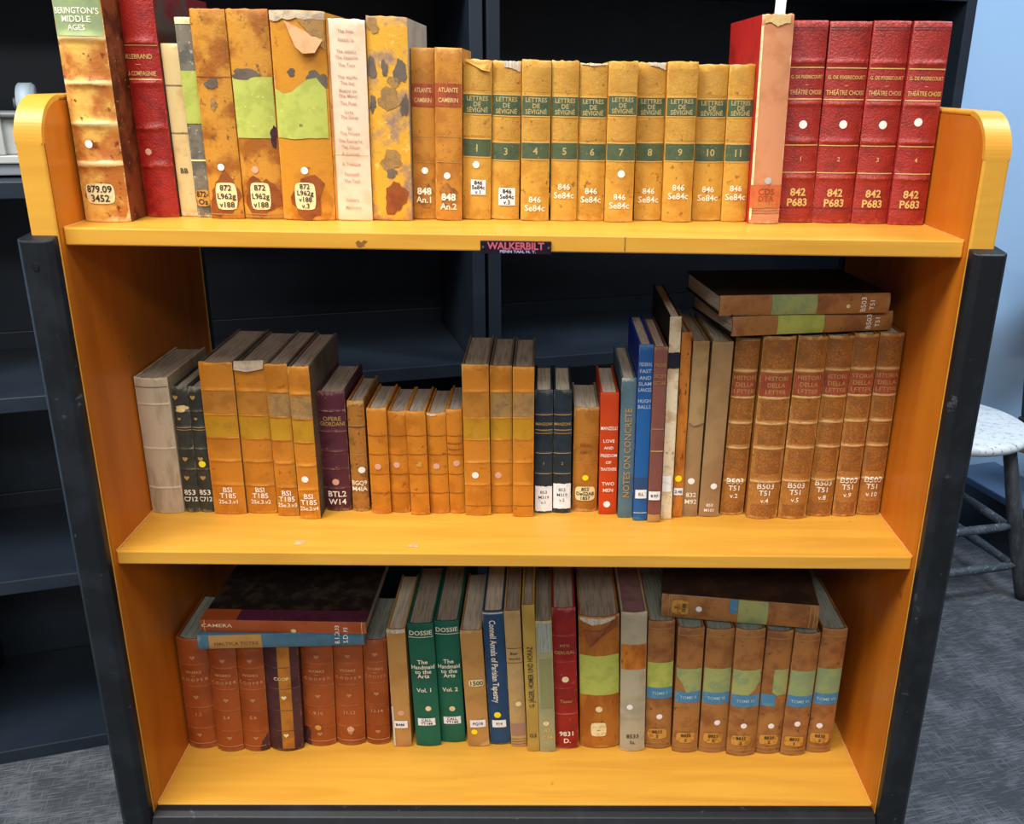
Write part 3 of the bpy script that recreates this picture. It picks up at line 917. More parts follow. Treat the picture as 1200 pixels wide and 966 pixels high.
book('T', 439, 483, 259, 427, 478, 19, 'worn', 'blotchy yellow and grey flat-backed calf book beside the pink printed spine',
     [('S', fx, v, w_, h_, M_['greybrd' if k_ else 'greypan'], 'worn_patch') for fx, v, w_, h_, k_ in ((-.08, 80, 7, 18, 1), (.3, 84, 13, 28, 1), (-.4, 80, 9, 26, 1), (.4, 124, 9, 24, 1), (0, 116, 26, 22, 0), (.02, 188, 24, 22, 0), (-.35, 30, 14, 16, 0), (.12, 96, 12, 12, 0), (-.4, 122, 7, 18, 1), (.02, 203, 13, 10, 1))] + [('S', .1, 232, 24, 38, M_['stain'])], bulge=0.04, ragged=0.001, depth=0.16, bmat='litebrd')
g = 'pair of small brown volumes with red title labels'
for i, a in enumerate([(484, 510, 257.5, 480, 509, 56), (510, 541, 259, 509.5, 541.5, 56)]):
    book('T', *a, 'brown', 'light brown book with red label, %s of the pair left of the numbered ochre set' % ('left' if i == 0 else 'right'),
         [('L', 98, 125, REDL, ['ATLANTE', 'CAMBRIN'], GOLD, 7), ('G', 160, 0.6, DGOLD), ('T', 0, 175, '1' if i == 0 else '2', 6, DGOLD), ('G', 190, 0.6, DGOLD), ('D', (498, 524)[i], (200, 206)[i], DOTW, 3.8),
          ('S', 0, 229, 22, 24, M_['mottle'], 'stain'),
          ('T', 0, (224, 231)[i], '848', 11, WINK), ('T', 0, (234, 242)[i], 'An.%d' % (i+1), 10, WINK)], group=g, bulge=0.12, depth=0.125)
g = 'ochre numbered volumes with green title labels on the top shelf'
SV = [('1', 542, 574.5, 258, 543, 577.5, 69.5, 111, 133, 163.5, 183), ('3', 574.8, 608.5, 258, 577.8, 611, 71, 112, 135, 168, 187),
      ('4', 610, 642.5, 259.5, 611, 646, 70, 113, 135.5, 168, 186), ('5', 645, 675.5, 259.5, 647, 679, 71, 114, 136, 168, 186.5),
      ('6', 676, 707, 259.5, 680, 714, 74, 115, 137, 169, 187.5), ('7', 708, 741, 261, 713.5, 748, 71.5, 113, 134.5, 169, 188),
      ('8', 743, 774, 259, 748.5, 782, 73, 115, 136, 168.5, 188.5), ('9', 775, 810, 261, 783.5, 818.5, 72, 115, 136, 169, 188),
      ('10', 811, 843.5, 259.5, 819, 855, 75, 117, 137, 169, 189), ('11', 845, 874, 260.5, 856, 886.5, 75, 117, 137, 170, 189)]
for i, (n, a, b_, c, d, e, f, l0, l1, m0, m1) in enumerate(SV):
    de = [('R', -.47, .47, l0-5, f+9, M_['sevpat'], 'tooled_panel', 0.0002), ('R', -.47, .47, m0-4, l1+5, M_['sevpat'], 'tooled_panel', 0.0002),
          ('G', l0-1, 1, GOLD), ('L', l0, l1, GREENL, ['LETTRES', 'DE', 'SÉVIGNÉ'], LGOLD, 7), ('G', l1+1, 1, GOLD), ('L', m0, m1, GREENL, [n], LGOLD, 11), ('G', m1+1, 1, GOLD), ('G', m0-1, 1, GOLD)]
    if i == 0: de += [('D', 558, 193, DOTW, 4), ('C', 560.5, 219.5, 17, 17, PAPER, ['846', 'Se84c', 'v.1'], 6.5, INK), ('F', [(545, 71), (577, 71), (574, 84), (565, 82)], M_['sev'], 0.002)]
    elif i == 1: de += [('C', 594, 230.5, 19, 20, PAPER, ['846', 'Se84c', 'v.3'], 7, INK), ('R', -.1, .45, [78, 80, 84], 71.5, PAGEL, 'torn_lining', 0.0012)]
    else:
        tv = {2: 234, 3: 219, 4: 224, 5: 231, 6: 224, 7: 220, 8: 222, 9: 221}[i]
        de += [('T', 0, tv, '846', 9.5, WINK), ('T', 0, tv+10, 'Se84c', 10, WINK)]
        if i == 5: de += [('D', 728, 204, DOTW, 4.2)]
        if i in (4, 6): de += [('R', -.1 if i == 6 else -.45, .47, [77, 78, 82] if i == 6 else [76, 77, 76], f+.5, PAGEL, 'torn_lining', 0.0012)]
    look = {0: ', white sticker', 1: ', torn head', 4: ', worn head', 5: ', pale dot'}.get(i, '')
    book('T', a, b_, c, d, e, f, 'sev', 'ochre leather volume numbered %s on its green label, %s of the ten%s' % (dict(zip('1 3 4 5 6 7 8 9 10 11'.split(), 'one three four five six seven eight nine ten eleven'.split()))[n], 'first second third fourth fifth sixth seventh eighth ninth last'.split()[i], look), de, group=g, bulge=0.13, ragged=0.0012, depth=0.115, pmat=PAGEL)
book('T', 877, 912, 263, 893, 931, 16, 'pink', 'tall faded pinkish brown cloth spine with scarlet boards and a white paper slip',
     [('R', -.5, .5, 244, 217, Lm('orange_band', '#c8683a', '#b85c30', 40, 0.5, 0.8, 0.1), 'faded_band'), ('T', 0, 225, 'CDS', 10, M_['stain']), ('T', 0, 233, 'DTA', 9, M_['stain']), ('T', 0, 240, 'ROBLET', 7, DGOLD),
      ('G', 247, 0.7, M_['stain']), ('G', 250, 0.7, M_['stain']), ('R', -.42, .38, [27, 26, 31, 28, 27], 17.5, M_['vellum'], 'torn_lining', 0.0012), ('R', -.5, -.43, 258, 30, CREAM, 'joint_strip', 0.0006),
      ('D', 900, 212, Lm('silver_dot', '#b8b4b4', rough=0.4), 4)], bmat='redcl', bulge=0.08, board=0.003, ragged=0.0015, depth=0.17, pmat=PAGEL)
g = 'crimson numbered volumes at the right of the top shelf'
for i, a in enumerate([(914, 951, 261.5, 929, 973, 24), (952, 998, 262, 973.5, 1024.5, 25), (999, 1040.5, 263, 1025, 1071.5, 24.5), (1042, 1087, 264.5, 1072, 1120.5, 25)]):
    sh = i*0.7
    book('T', *a, 'redset', 'crimson ribbed leather volume, %s' % ['leftmost of four, next to the pinkish cloth spine', 'second of four, with the gilt numeral two', 'third of four, with the gilt numeral three', 'rightmost of four, against the end of the cart'][i],
         [('G', 79+sh, 1.2, GOLD), ('T', 0, 90+sh, 'G. DE PIXERECOURT', 5.5, GOLD), ('T', 0, 99+sh, '–', 6, GOLD), ('T', 0, 108+sh, 'THÉÂTRE CHOISI', 7, GOLD), ('G', 116+sh, 1.2, GOLD),
          ('D', (941, 988, 1034.5, 1076)[i], (146, 146, 146.5, 143.5)[i], DOTW, 4.6), ('G', 170+sh, 1.2, GOLD), ('T', 0, 186+sh, '1234'[i], 7, GOLD), ('G', 202+sh, 1.2, GOLD),
          ('T', 0, 225+sh*1.5, '842', 12, GOLD), ('T', 0, 237+sh*1.4, 'P683', 12, GOLD), ('G', 243.5+sh, 0.6, M_['redbrd']), ('G', 32, 0.6, M_['redbrd']), ('G', 35, 0.6, M_['redbrd'])],
         bands=(72+sh, 121+sh, 165+sh, 208+sh), group=g, bulge=0.1, bandh=0.002, bandw=0.0024, depth=0.14)
# ---- middle shelf
book('M', 175, 214, 602.5, 152, 194, 443, 'grey', 'tattered grey vellum book, leftmost on the middle shelf', [('G', 454, 0.8, M_['greybrd'])], bands=(474, 526, 572), ragged=0.002, bandh=0.0008, bulge=0.12, depth=0.13, bandw=0.0012)
g = 'pair of olive black ribbed volumes'
for i, a in enumerate([(215, 233.5, 601, 200.5, 219, 454), (234.5, 251, 601, 219.5, 237, 454)]):
    book('M', *a, 'olive', ['slim olive black book with a bare patch near its head', 'slim olive black book with a yellow dot'][i],
         [('H', (205, 225.5)[i], 466, 4, DGOLD), ('H', (210, 229.5)[i], 491, 2.5, DGOLD), ('H', (217, 235)[i], 538, 4, DGOLD), ('H', (219, 238)[i], 560, 4, DGOLD),
          ('G', 501, .8, DGOLD), ('G', 504, .8, DGOLD), ('T', 0, 577, '853', 9, WINK), ('T', 0, 585, 'C712', 8, WINK)]
         + ([('S', .05, 479, 14, 8, M_['vellum'], 'worn_patch')] if i == 0 else [('D', 237, 544, DOTY, 4)]), bands=(482, 501, 526, 550), group=g, bulge=0.14, depth=0.10, bandh=0.001, bandw=0.0013)
g = 'tall orange ochre volumes at the left of the middle shelf'
for i, a in enumerate([(252, 289, 603.5, 231.5, 272, 425), (290.5, 325, 602.5, 272.5, 309.5, 428), (326, 351, 605.5, 310, 335.5, 427), (352.5, 376, 609, 336, 361.5, 430)]):
    o = (0, 1, 3, 6)[i]
    de = [('R', -.48, .48, 485+o, 459+o, (M_['brnpan'], M_['brnpan'], M_['greypan'], M_['greypan'])[i], 'title_panel', 0.0002), ('R', -.48, .48, 512+o*1.2, 488+o, M_['mustpan'], 'faded_panel', 0.0002)]
    tv = (574, 574, 578, 582)[i]
    de += [('T', 0, tv, 'BSI', 9, WINK), ('T', 0, tv+7, 'T185', 9, WINK), ('T', 0, tv+14, '2Se.3.v'+'1234'[i], 7, WINK)]
    if i == 3: de.append(('D', 357.5, 562, DOTW, 4))
    if i == 1: de += [('F', [(273, 424), (308, 423), (308, 432), (290, 435), (274, 433)], M_['torn'], 0.003)]
    book('M', *a, 'orange', ['tall orange leather book beside the olive black pair, whole head', 'tall orange leather book with a folded torn headband', 'tall orange leather book with greyed title panel, second from the right of four', 'tall narrow orange leather book with grey title panel and white dot'][i],
         de, bands=[v+o*(0.8+0.06*j) for j, v in enumerate((457, 486, 513, 540, 568))], group=g, bulge=0.06, ragged=0.0012, depth=0.15, bandh=0.0012, bandw=0.0018, bmat='greybrd')
book('M', 381.5, 412.5, 599.5, 371, 403, 460, 'purple', 'aubergine ribbed leather book with rubbed edges and pinkish dot', [('T', 0, 491, 'OPERE', 7, DGOLD), ('T', 0, 497, 'GIORDANI', 7, DGOLD), ('D', 393.5, 565, DOTP, 4), ('T', 0, 579, 'BTL2', 10, WINK), ('T', 0, 588, 'W14', 10, WINK)],
     bands=(482, 506, 529, 550, 572), bulge=0.12, depth=0.115, bandh=0.001, bandw=0.0014)
book('M', 414, 433, 600, 406, 426, 471, 'mottle', 'small speckled brown book with bright white dot beside the aubergine one', [('G', 499, 1, DGOLD), ('G', 533, 1, DGOLD), ('G', 501, .6, INK), ('D', 424, 551, DOTW, 4), ('T', 0, 566, 'BGQ9', 8, WINK), ('T', 0, 573, 'M4IA', 8, WINK)], bulge=0.14, depth=0.10)
g = 'five small amber volumes on the middle shelf'
dx = [(443, 547), (465, 545), (491, 544), (511.5, 546.5), (535, 543)]
for i, a in enumerate([(436, 459, 603, 429.5, 452, 479.5), (459.5, 481, 601.5, 453, 475.5, 483), (482, 504, 604.5, 476, 498.5, 483), (504.5, 527, 602.5, 499, 521.5, 485), (527.5, 546, 602.5, 522, 540.5, 481)]):
    book('M', *a, 'small', ['small amber leather book, first of five, beside the speckled brown one', 'small amber leather book, second of five, with a bright dot', 'small amber leather book, middle of the five', 'small amber leather book, fourth of five, pale frayed head', 'small amber leather book, last of five, beside the tall orange trio'][i],
         [('G', v, .7, M_['stain']) for v in (511, 533, 556, 578)] + [('D', *dx[i], DOTP if i != 2 else TAN, 3.8)] + ([('G', 520, .8, M_['stain']), ('G', 527, .8, M_['stain'])] if i == 4 else [])
         + ([('R', -.48, 0, [487, 488, 487], 485.3, PAGEL, 'torn_lining')] if i == 3 else []), group=g, bulge=0.13, depth=0.095, ragged=0.0006, bmat='brown')
g = 'trio of tall orange volumes in the middle of the middle shelf'
for i, a in enumerate([(546.5, 575, 605, 540, 573, 428), (576, 600.5, 602.5, 573.5, 600, 429.5), (601.3, 624.5, 606.5, 600.5, 626.5, 431)]):
    de = [('R', -.48, .48, 489, 461, (M_['brnpan'], M_['greypan'], M_['greypan'])[i], 'title_panel', 0.0002), ('R', -.48, .48, 514, 491, M_['mustpan'], 'faded_panel', 0.0002), ('G', 593, .6, M_['stain'])]
    if i < 2: de.append(('D', (557, 584)[i], 557, (DOTW, DOTP)[i], 4))
    book('M', *a, 'orange', ['tall orange book with bright white dot, left of the trio', 'tall orange book with pinkish dot and speckled title panel, centre of the trio', 'tall orange book with dark speckled title panel and no dot, right of the trio'][i], de,
         bands=(459, 490, 515, 542, 568), group=g, bmat='greybrd', bulge=0.06, depth=0.13, bandh=0.001, bandw=0.0016)
g = 'pair of navy black volumes with white labels'
for i, a in enumerate([(627, 647, 602, 626.8, 648, 458), (648, 668.5, 602, 649, 670.5, 458)]):
    book('M', *a, 'navy', 'navy black ribbed book with tall white paper label, %s of the two' % ('left', 'right')[i],
         [('T', 0, 497, 'MANZONI', 5, DGOLD), ('G', 486, .8, DGOLD), ('G', 504, .8, DGOLD), ('G', 508, .8, DGOLD), ('G', 531, .8, DGOLD), ('G', 555, .8, DGOLD), ('T', 0, 543, str(i+1), 5, DGOLD),
          ('R', -.49, .49, (599, 596)[i], (570, 567)[i], PAPER, 'call_number_label'), ('T', 0, (577, 574)[i], '853', 5.5, INK), ('T', 0, (583, 580)[i], 'M319', 5.5, INK), ('T', 0, (589, 586)[i], 'v.%d' % (i+1), 5.5, INK)],
         bands=(486, 506, 531, 555), group=g, bulge=0.1, depth=0.10, bandh=0.0008, bandw=0.0012, pmat=PAGEL)
book('M', 671, 698.5, 600.5, 672.5, 703, 479, 'smbrn', 'small tan brown book with yellow dot and cream label', [('G', 511, .6, DGOLD), ('T', 0, 522, 'DEGLI', 5, M_['stain']), ('T', 0, 530, 'AMICI', 5, M_['stain']), ('G', 543, .6, DGOLD), ('D', 686, 560, DOTY, 3.6), ('C', 685.5, 578.5, 23, 18, CREAM, ['852', 'DeG2A8', '1857'], 6, INK)], bulge=0.14, depth=0.10, bmat='litebrd', pmat=PAGEL)
book('M', 701.5, 722, 603.5, 704, 725.5, 461, 'vermil', 'bright vermilion cloth book with white lettering',
     [('T', 0, v, s, z, WINK) for v, s, z in ((502, 'MANZELLI', 6), (517, 'LOVE', 5.5), (525, 'AND', 5), (534, 'FREEDOM', 5.5), (542, 'OF', 5), (550, 'TRASTEVERE', 5.5), (567, 'TWO', 6), (574.5, 'MEN', 6))] + [('D', 711, 591, DOTW, 4)], bulge=0.05, depth=0.11, pmat=PAGEL)
book('M', 724, 740.5, 607.5, 729, 746.5, 444, 'bluegr', 'blue grey cloth book titled down its spine in gilt, beside the vermilion one', [('T', 735, 532, 'NOTES ON CONCRETE', 10.5, DGOLD, 90, 112)], bulge=0.06, depth=0.14, pmat=PAGEL, ragged=0.0006)
book('M', 741.5, 757.5, 611, 749.5, 766, 404.5, 'blue', 'tall bright ultramarine book with pale title lettering',
     [('T', 0, v, s, 6, Lm('pale_grey_ink', '#a9b4c4', rough=0.6)) for v, s in ((427, 'FEDERAL'), (435, 'FAST'), (443, 'AND'), (450, 'SLAM'), (457, 'LANCES'), (470, 'HUGH'), (477, 'BALLS'))]
     + [('C', 751, 579, 13, 11, PAPER, ['ILL'], 5, INK), ('G', 601, .8, CREAM), ('R', -.5, .5, 580, 560, Lm('faded_navy', '#2a4a72', rough=0.8), 'faded_band', 0.0003)], bmat='bluebd', bulge=0.06, depth=0.14, pmat=PAGEL)
book('M', 758.5, 773, 612.5, 767, 783, 407, 'mauve', 'tall mauve brown cloth book with small white label beside the ultramarine one',
     [('T', 0, v, s, 6, M_['greypan']) for v, s in ((428, 'PROSE'), (441, 'SCIPI'), (449, 'OTTONE'))] + [('G', 529, 1.5, M_['beige']), ('G', 503, .6, M_['beige']), ('C', 766.5, 581, 13, 11, PAPER, ['8.97'], 5, INK), ('R', -.5, .5, 612, 603, M_['tanpap'], 'worn_patch')], bulge=0.06, depth=0.14, pmat=PAGEL)
book('M', 774, 786.5, 609, 785.5, 799, 371, 'bare', 'tall thin book with bare gathered spine and black board, a dark band near its head',
     [('R', -.5, .5, 432, 413, Lm('dark_cloth_band', '#1e1a2c', rough=0.8), 'cloth_band'), ('C', 781, 567, 10, 20, PAPER, [], 5, INK), ('T', 781, 567, 'PQ447', 6.5, INK, 90, 17)], bmat='blackbd', bulge=0.05, depth=0.175, board=0.0016, ragged=0.001, pmat=PAGEL)
book('M', 787.5, 799, 607, 799.5, 811, 390, 'rust', 'thin rust mottled book with yellow dot, right of the black-banded one', [('D', 795, 561, DOTY, 4), ('C', 793, 576, 12, 9, PAPER, ['2.46'], 5, INK)], bulge=0.06, depth=0.135)
book('M', 800, 815.5, 606, 811.5, 833, 400, 'taupe', 'taupe paper book with torn loose wrapper over its upper spine', [('R', -.48, .5, [495, 498, 499, 497, 496], 405, Lm('loose_wrapper', '#a98a5c', '#98794c', 30, 0.5, 0.85, 0.2), 'loose_wrapper', 0.0018), ('D', 810, 564, DOTW, 4), ('T', 0, 580, '832', 8, WINK), ('T', 0, 588, 'M92', 8, WINK)], bulge=0.08, depth=0.14, ragged=0.001)
book('M', 819, 841, 606.5, 835, 860.5, 401, 'taupe', 'plain taupe cloth book with white dot beside the tooled brown set', [('D', 836.5, 570, DOTW, 3.8), ('T', 0, 592, '853', 5.5, WINK), ('T', 0, 598, 'M101', 5.5, WINK)], bulge=0.08, depth=0.14, pmat=PAGEL)
g = 'tooled brown volumes with red title labels on the middle shelf'
for i, a in enumerate([(844, 870, 604.5, 863, 892.5, 396), (875, 910, 609, 895.5, 934.5, 395), (912, 943.5, 609, 936, 972, 395), (944.5, 974, 606, 973, 1001.5, 394), (975.5, 1001.5, 606, 1002, 1031.5, 392), (1004, 1030, 604.5, 1032.5, 1061, 391)]):
    o = (3, 4, 3, 1.5, 0.5, 0)[i]
    bd = [v+o for v in (432, 463, 493, 522, 561)]
    de = [('R', -.48, .48, bd[0]-3, a[5]+4, M_['tooledp'], 'tooled_panel', 0.0002), ('R', -.48, .48, bd[1]-2, bd[0]+3, REDL, 'spine_label', 0.0005)]
    de += [('T', 0, bd[0]+8, ('HISTORI', 'HISTORI', 'HISTORI', 'ISTORI', 'STORIA', 'ISTORIA')[i], 7, DGOLD), ('T', 0, bd[0]+16, 'DELLA', 7, DGOLD), ('T', 0, bd[0]+24, 'LETTER', 7, DGOLD)]
    for j in (1, 2, 3): de.append(('R', -.4, .4, bd[j+1]-4 if j < 3 else bd[3]+30, bd[j]+4, M_['tooledp'], 'tooled_panel', 0.0002))
    de.append(('R', -.4, .4, a[2]-4, a[2]-17, M_['tooledp'], 'tooled_panel', 0.0002))
    tv = (564, 570, 569, 566, 563, 562)[i]
    de += [('T', 0, tv, 'B503', 10, WINK), ('T', 0, tv+8, 'T51', 9, WINK), ('T', 0, tv+17, 'v.'+('2', '4', '5', '8', '9', '10')[i], 8, WINK)]
    book('M', *a, 'tooled', ['brown tooled volume with red label, leftmost of six, beside the taupe cloth book', 'widest brown tooled volume with red label, second of six', 'brown tooled volume with red label and plain third panel, third of six', 'brown tooled volume with red label, fourth of six, marked v eight', 'brown tooled volume with red label and grey-blue patch, fifth of six', 'brown tooled volume, rightmost of six, next to the cart side'][i],
         de, bands=bd, group=g, bulge=0.13, depth=0.135, ragged=0.0006, bandh=0.0018, bandw=0.002, pmat=PAGEL)
# ---- bottom shelf
g = 'brick brown numbered volumes on the bottom shelf'
BB = [(219, 253, 878, 204.5, 242, 750, '1.2'), (255.7, 286, 882, 242.5, 274.5, 754, '3.4'), (286.5, 316.4, 881.5, 275, 306.5, 754, '5.6'), (318, 355.5, 881.5, 307.5, 349.5, 752, '7.8'),
      (358, 393.5, 875.5, 350, 388.5, 750, '9.10'), (395, 428.5, 874.5, 389, 423.5, 750, '11.12'), (430, 457.5, 873.5, 425, 452, 751, '13.14')]
for i, (a, b_, c, d, e, f, n) in enumerate(BB):
    o = (4, 8, 8, 7, 3, 2, 0)[i]; um = lambda v: ((a+b_)/2)+((d+e)/2-(a+b_)/2)*(c-v)/(c-f)
    de = [('H', um(v), v, 3.8, Lm('dull_copper_tooling', '#b47c54', rough=0.6)) for v in (767+o, 813+o, 857+o)] + [('T', 0, 784+o, 'WORKS', 5, M_['flap']), ('T', 0, 788+o, '—', 5, M_['flap']), ('T', 0, 793+o, 'C O O P E R', 5.5, M_['flap']), ('T', 0, 833+o, n, 6.5, M_['flap']), ('G', c-7, 1, M_['flap'])]
    if i == 3: de = [('R', -.08, .27, c-4, f+4, Lm('tan_faded_stripe', '#b4742a', '#a06424', 60, 0.5, 0.5, 0.2), 'faded_stripe', 0.0004)] + [('H', um(v), v, 3.8, CREAM) for v in (818, 862)] + [('T', 0, 796, 'COOP', 6, CREAM)]
    if i == 4: de.append(('D', 373, 853, TAN, 3.8))
    if i == 5: de.append(('D', 411, 854.7, DOTP, 4.2))
    if i in (2,): de.append(('S', .42, 874, 12, 26, M_['dpurple'], 'stain'))
    if i == 4: de.append(('S', -.42, 866, 12, 26, M_['dpurple'], 'stain'))
    book('B', a, b_, c, d, e, f, 'dpurple' if i == 3 else 'brick',
         ['brick brown leather volume at the left end of the bottom shelf', 'brick brown leather volume numbered 3.4 in gilt', 'brick brown leather volume with a dark corner, left of the purple striped one', 'dark purple leather volume with a tan stripe down its spine',
          'brick brown leather volume with a dull tan dot, right of the purple striped one', 'brick brown leather volume with a pinkish dot above its lowest heart', 'narrow brick brown leather volume next to the plain tan cloth book'][i], de,
         bands=[v+o for v in (776, 801, 826, 850)], group=g, bulge=0.17, depth=0.11, bandh=0.0007, bandw=0.0009, pmat=PAGEG)
book('B', 462.5, 482, 876, 452, 475, 738, 'tanpap', 'tan cloth book with frayed white head, between the brick brown set and the green pair', [('R', -.5, .5, 742, 737.5, PAGEL, 'torn_lining', .001), ('D', 470, 836, DOTP, 3.8), ('C', 468.5, 849, 17, 10, PAPER, ['B446'], 5, INK), ('R', -.5, -.38, 874, 828, PAGEL, 'torn_lining', .001)], bulge=0.05, depth=0.14, ragged=0.001, pmat=PAGEL)
g = 'pair of dark green handwritten volumes'
for i, a in enumerate([(488.7, 516.6, 875.5, 476.5, 507.5, 732), (518, 545.5, 871, 508.5, 537, 729)]):
    v = (742, 738)[i]
    book('B', *a, 'green', 'dark green cloth book hand-lettered in white, %s' % ('volume one, the left of the pair', 'volume two, the right of the pair')[i],
         [('T', 0, v, ('DOSSIE', 'DOSSIE')[i], 8, WINK), ('G', v+5, .7, WINK)] + [('T', 0, q+(0, -1)[i], s, 7.5, WINK) for q, s in ((776, 'The'), (782, 'Handmaid'), (787.5, 'to the'), (792.5, 'Arts'), (809, 'Vol. %d' % (i+1)))]
         + [('D', (502, 530)[i], 830.5, CREAM, 3.4), ('C', (500, 530)[i], (846, 844)[i], 20, 10, PAPER, ['CALL', 'TT144'], 5, INK)], group=g, bulge=0.08, depth=0.15)
book('B', 549.6, 573, 876, 538, 565, 740, 'tanpap', 'tan cloth book with small paper tag and yellow dot, right of the green pair', [('C', 558, 800.5, 17, 9, CREAM, ['1500'], 8, INK), ('C', 560, 848, 18, 10, PAPER, ['PQ18'], 5, INK), ('D', 556, 858, DOTY, 3.6)], bulge=0.06, depth=0.15, pmat=PAGEL, ragged=0.0008)
book('B', 574.5, 599, 873.5, 565.5, 589, 717, 'darkbl', 'dark blue cloth book with long handwritten white title', [('T', 579.5, 776, 'Connell Annals of Parisian Tapestry', 10, WINK, -90, 110), ('D', 583, 838, DOTY, 4), ('C', 585, 848, 16, 10, PAPER, ['914'], 5, INK), ('G', 719, 2, PAGEL)], bulge=0.07, depth=0.17, pmat=PAGEL)
book('B', 600, 616.8, 876, 589.5, 610, 717, 'beige', 'beige cloth book with faint brown title, right of the dark blue one', [('G', 760, .8, M_['stain']), ('T', 0, 766, 'Blair', 5, INK), ('T', 0, 772, 'works', 5, INK), ('G', 777, .8, M_['stain']), ('D', 607.4, 825, CREAM, 3.4), ('R', -.45, .45, 862, 848, Lm('mauve_patch', '#a07c68', rough=0.8), 'worn_patch')] + [('G', v, .7, M_['stain']) for v in (866, 869, 872)], bulge=0.07, depth=0.16)
book('B', 619.5, 631.7, 881.5, 610.5, 627.3, 710, 'mustard', 'slim mustard cloth book with dark title running up its spine', [('T', 622, 794, 'G. JÄGER, HOMER UND HORAZ', 8.5, INK, 90, 82), ('T', 0, 862, 'G3', 7, INK)], bulge=0.05, depth=0.16)
book('B', 632.6, 651.3, 882, 627.5, 646.5, 729, 'oliveg', 'patched grey olive paper book with cream dot, left of the worn red one', [('R', -.35, .4, 765, 731, PAGEG, 'worn_patch'), ('R', -.35, .4, 830, 772, Lm('olive_patch', '#8a8a5c', rough=0.85), 'worn_patch'), ('D', 640, 848, CREAM, 3.4), ('T', 0, 856, '82', 7, GOLD), ('T', 0, 864, 'C14', 7, GOLD)], bulge=0.06, depth=0.14)
book('B', 652.5, 677.3, 878.5, 645, 674.5, 714, 'redleat', 'worn dark red ribbed leather book with cream dot and white number', [('T', 0, 757, 'PITTI', 5, DGOLD), ('T', 0, 765, 'GERUSAL', 6, DGOLD), ('D', 662.5, 796.5, CREAM, 4), ('T', 0, 822, 'Tasso', 6, DGOLD), ('T', 0, 860, '9831', 9, WINK), ('T', 0, 868, 'D.', 9, WINK)], bands=(745, 776, 807, 837), bulge=0.1, depth=0.16, bandh=0.001, bandw=0.0013)
book('B', 681, 725, 878, 677, 726.5, 724, 'bigbrn', 'broad orange brown calf book with lime paper label and torn flap at its head', [('L', 769, 815, LIME, ['', '', ''], INK, 5, {'jag': 0.0006}), ('R', -.46, .4, [728, 733, 731, 727], 725, PAGEL, 'torn_lining', .001), ('F', [(684, 741), (724, 724), (724, 734), (703, 745), (692, 756)], M_['stain'], 0.004), ('D', 702, 831.5, CREAM, 4), ('C', 701.5, 855, 18, 19, CREAM, ['--'], 6, INK)], bulge=0.12, depth=0.16, ragged=0.001)
book('B', 727.3, 754, 881.5, 727.3, 759.5, 719, 'greyvel', 'pale grey book with an orange leather band across its upper spine', [('L', 756, 785, M_['rust']), ('D', 738, 829, DOTW, 3.6), ('G', 820, .6, M_['grey']), ('G', 843, .6, M_['grey']), ('T', 0, 863, '8533', 7.5, INK), ('T', 0, 870, 'Sa.', 6.5, INK)], bulge=0.1, depth=0.16, pmat=Lm('page_edges_mauve', '#8c6868', '#7a5a5a', 40, 0.5, 0.9, 0.2))
g = 'dusky brown volumes with green and blue labels on the bottom shelf'
GB = [(756.5, 784.7, 878.5, 759.5, 792, 729), (788.5, 816, 883, 794.5, 827, 737), (819.3, 849.5, 883, 828, 862, 738.5), (851, 883.5, 887, 863, 898, 739), (885, 912.4, 884.5, 899, 931.4, 741), (913.8, 942.6, 886.5, 932.5, 962.5, 743.5), (945.4, 971.5, 883, 963.5, 995.5, 738)]
dts = [(772.7, 840), None, (840.5, 847), (871.5, 851), (903.6, 851), (934.5, 848.5), (960.3, 850.5)]
lb = [(770, 860), (803.5, 864.5), (835.5, 865), (868, 868), (901, 867), (930.5, 869), (960.5, 865)]
g0 = [(777, 806, 819), (784, 811, 824), (784, 812, 825), (786, 815, 829), (785, 815, 828), (787, 816, 829), (784, 813, 826)]
for i, a in enumerate(GB):
    p, q, r = g0[i]
    gm = (LIME, SAGE, SAGE, SAGE, SAGE, AQUA, AQUA)[i]
    if i == 1: de = [('R', -.48, .48, [p+10, 800, 812, q, q, q], p, gm, 'spine_label'), ('L', q, r, BLUEP)]
    elif i == 3: de = [('R', -.49, .45, [q, q, q, q, 810, 800], p, gm, 'spine_label'), ('L', q, r, BLUEP)]
    elif i == 4: de = [('R', -.1, .48, [q-4, q, q, q], p, gm, 'spine_label'), ('R', -.49, .05, r, q-1, BLUEP, 'spine_label')]
    else: de = [('L', p, q, gm), ('L', q, r, BLUEP)]
    if i != 4: de.append(('T', 0, (q+r)/2, 'TOME '+('I', 'II', 'III', 'IV', 'V', 'VI', 'VII')[i], 5.5, Lm('pale_ink', '#a8c0c8', rough=0.8)))
    if dts[i]: de.append(('D', *dts[i], DOTW, 3.6))
    de += [('C', lb[i][0], lb[i][1], 22, 14, TAN, ['8835', 'S'], 6, INK), ('G', a[2]-8, .8, DGOLD), ('G', a[2]-4, .8, DGOLD), ('G', a[5]+8, .8, DGOLD)]
    book('B', *a, 'mbrown', ['dusky brown volume with lime and blue labels, apart at the left of its set', 'dusky brown volume without a dot, green label torn at lower left', 'dusky brown volume with whole sage label, third of seven',
         'widest dusky brown volume, sage label torn at its lower right corner', 'dusky brown volume with half its green label torn away', 'dusky brown volume under the right end of the lying book, sixth of seven', 'dusky brown volume at the right end of the bottom shelf'][i],
         de, group=g, bulge=0.12, depth=0.15 if i < 6 else 0.17, ragged=0.0008, pmat=PAGEG)
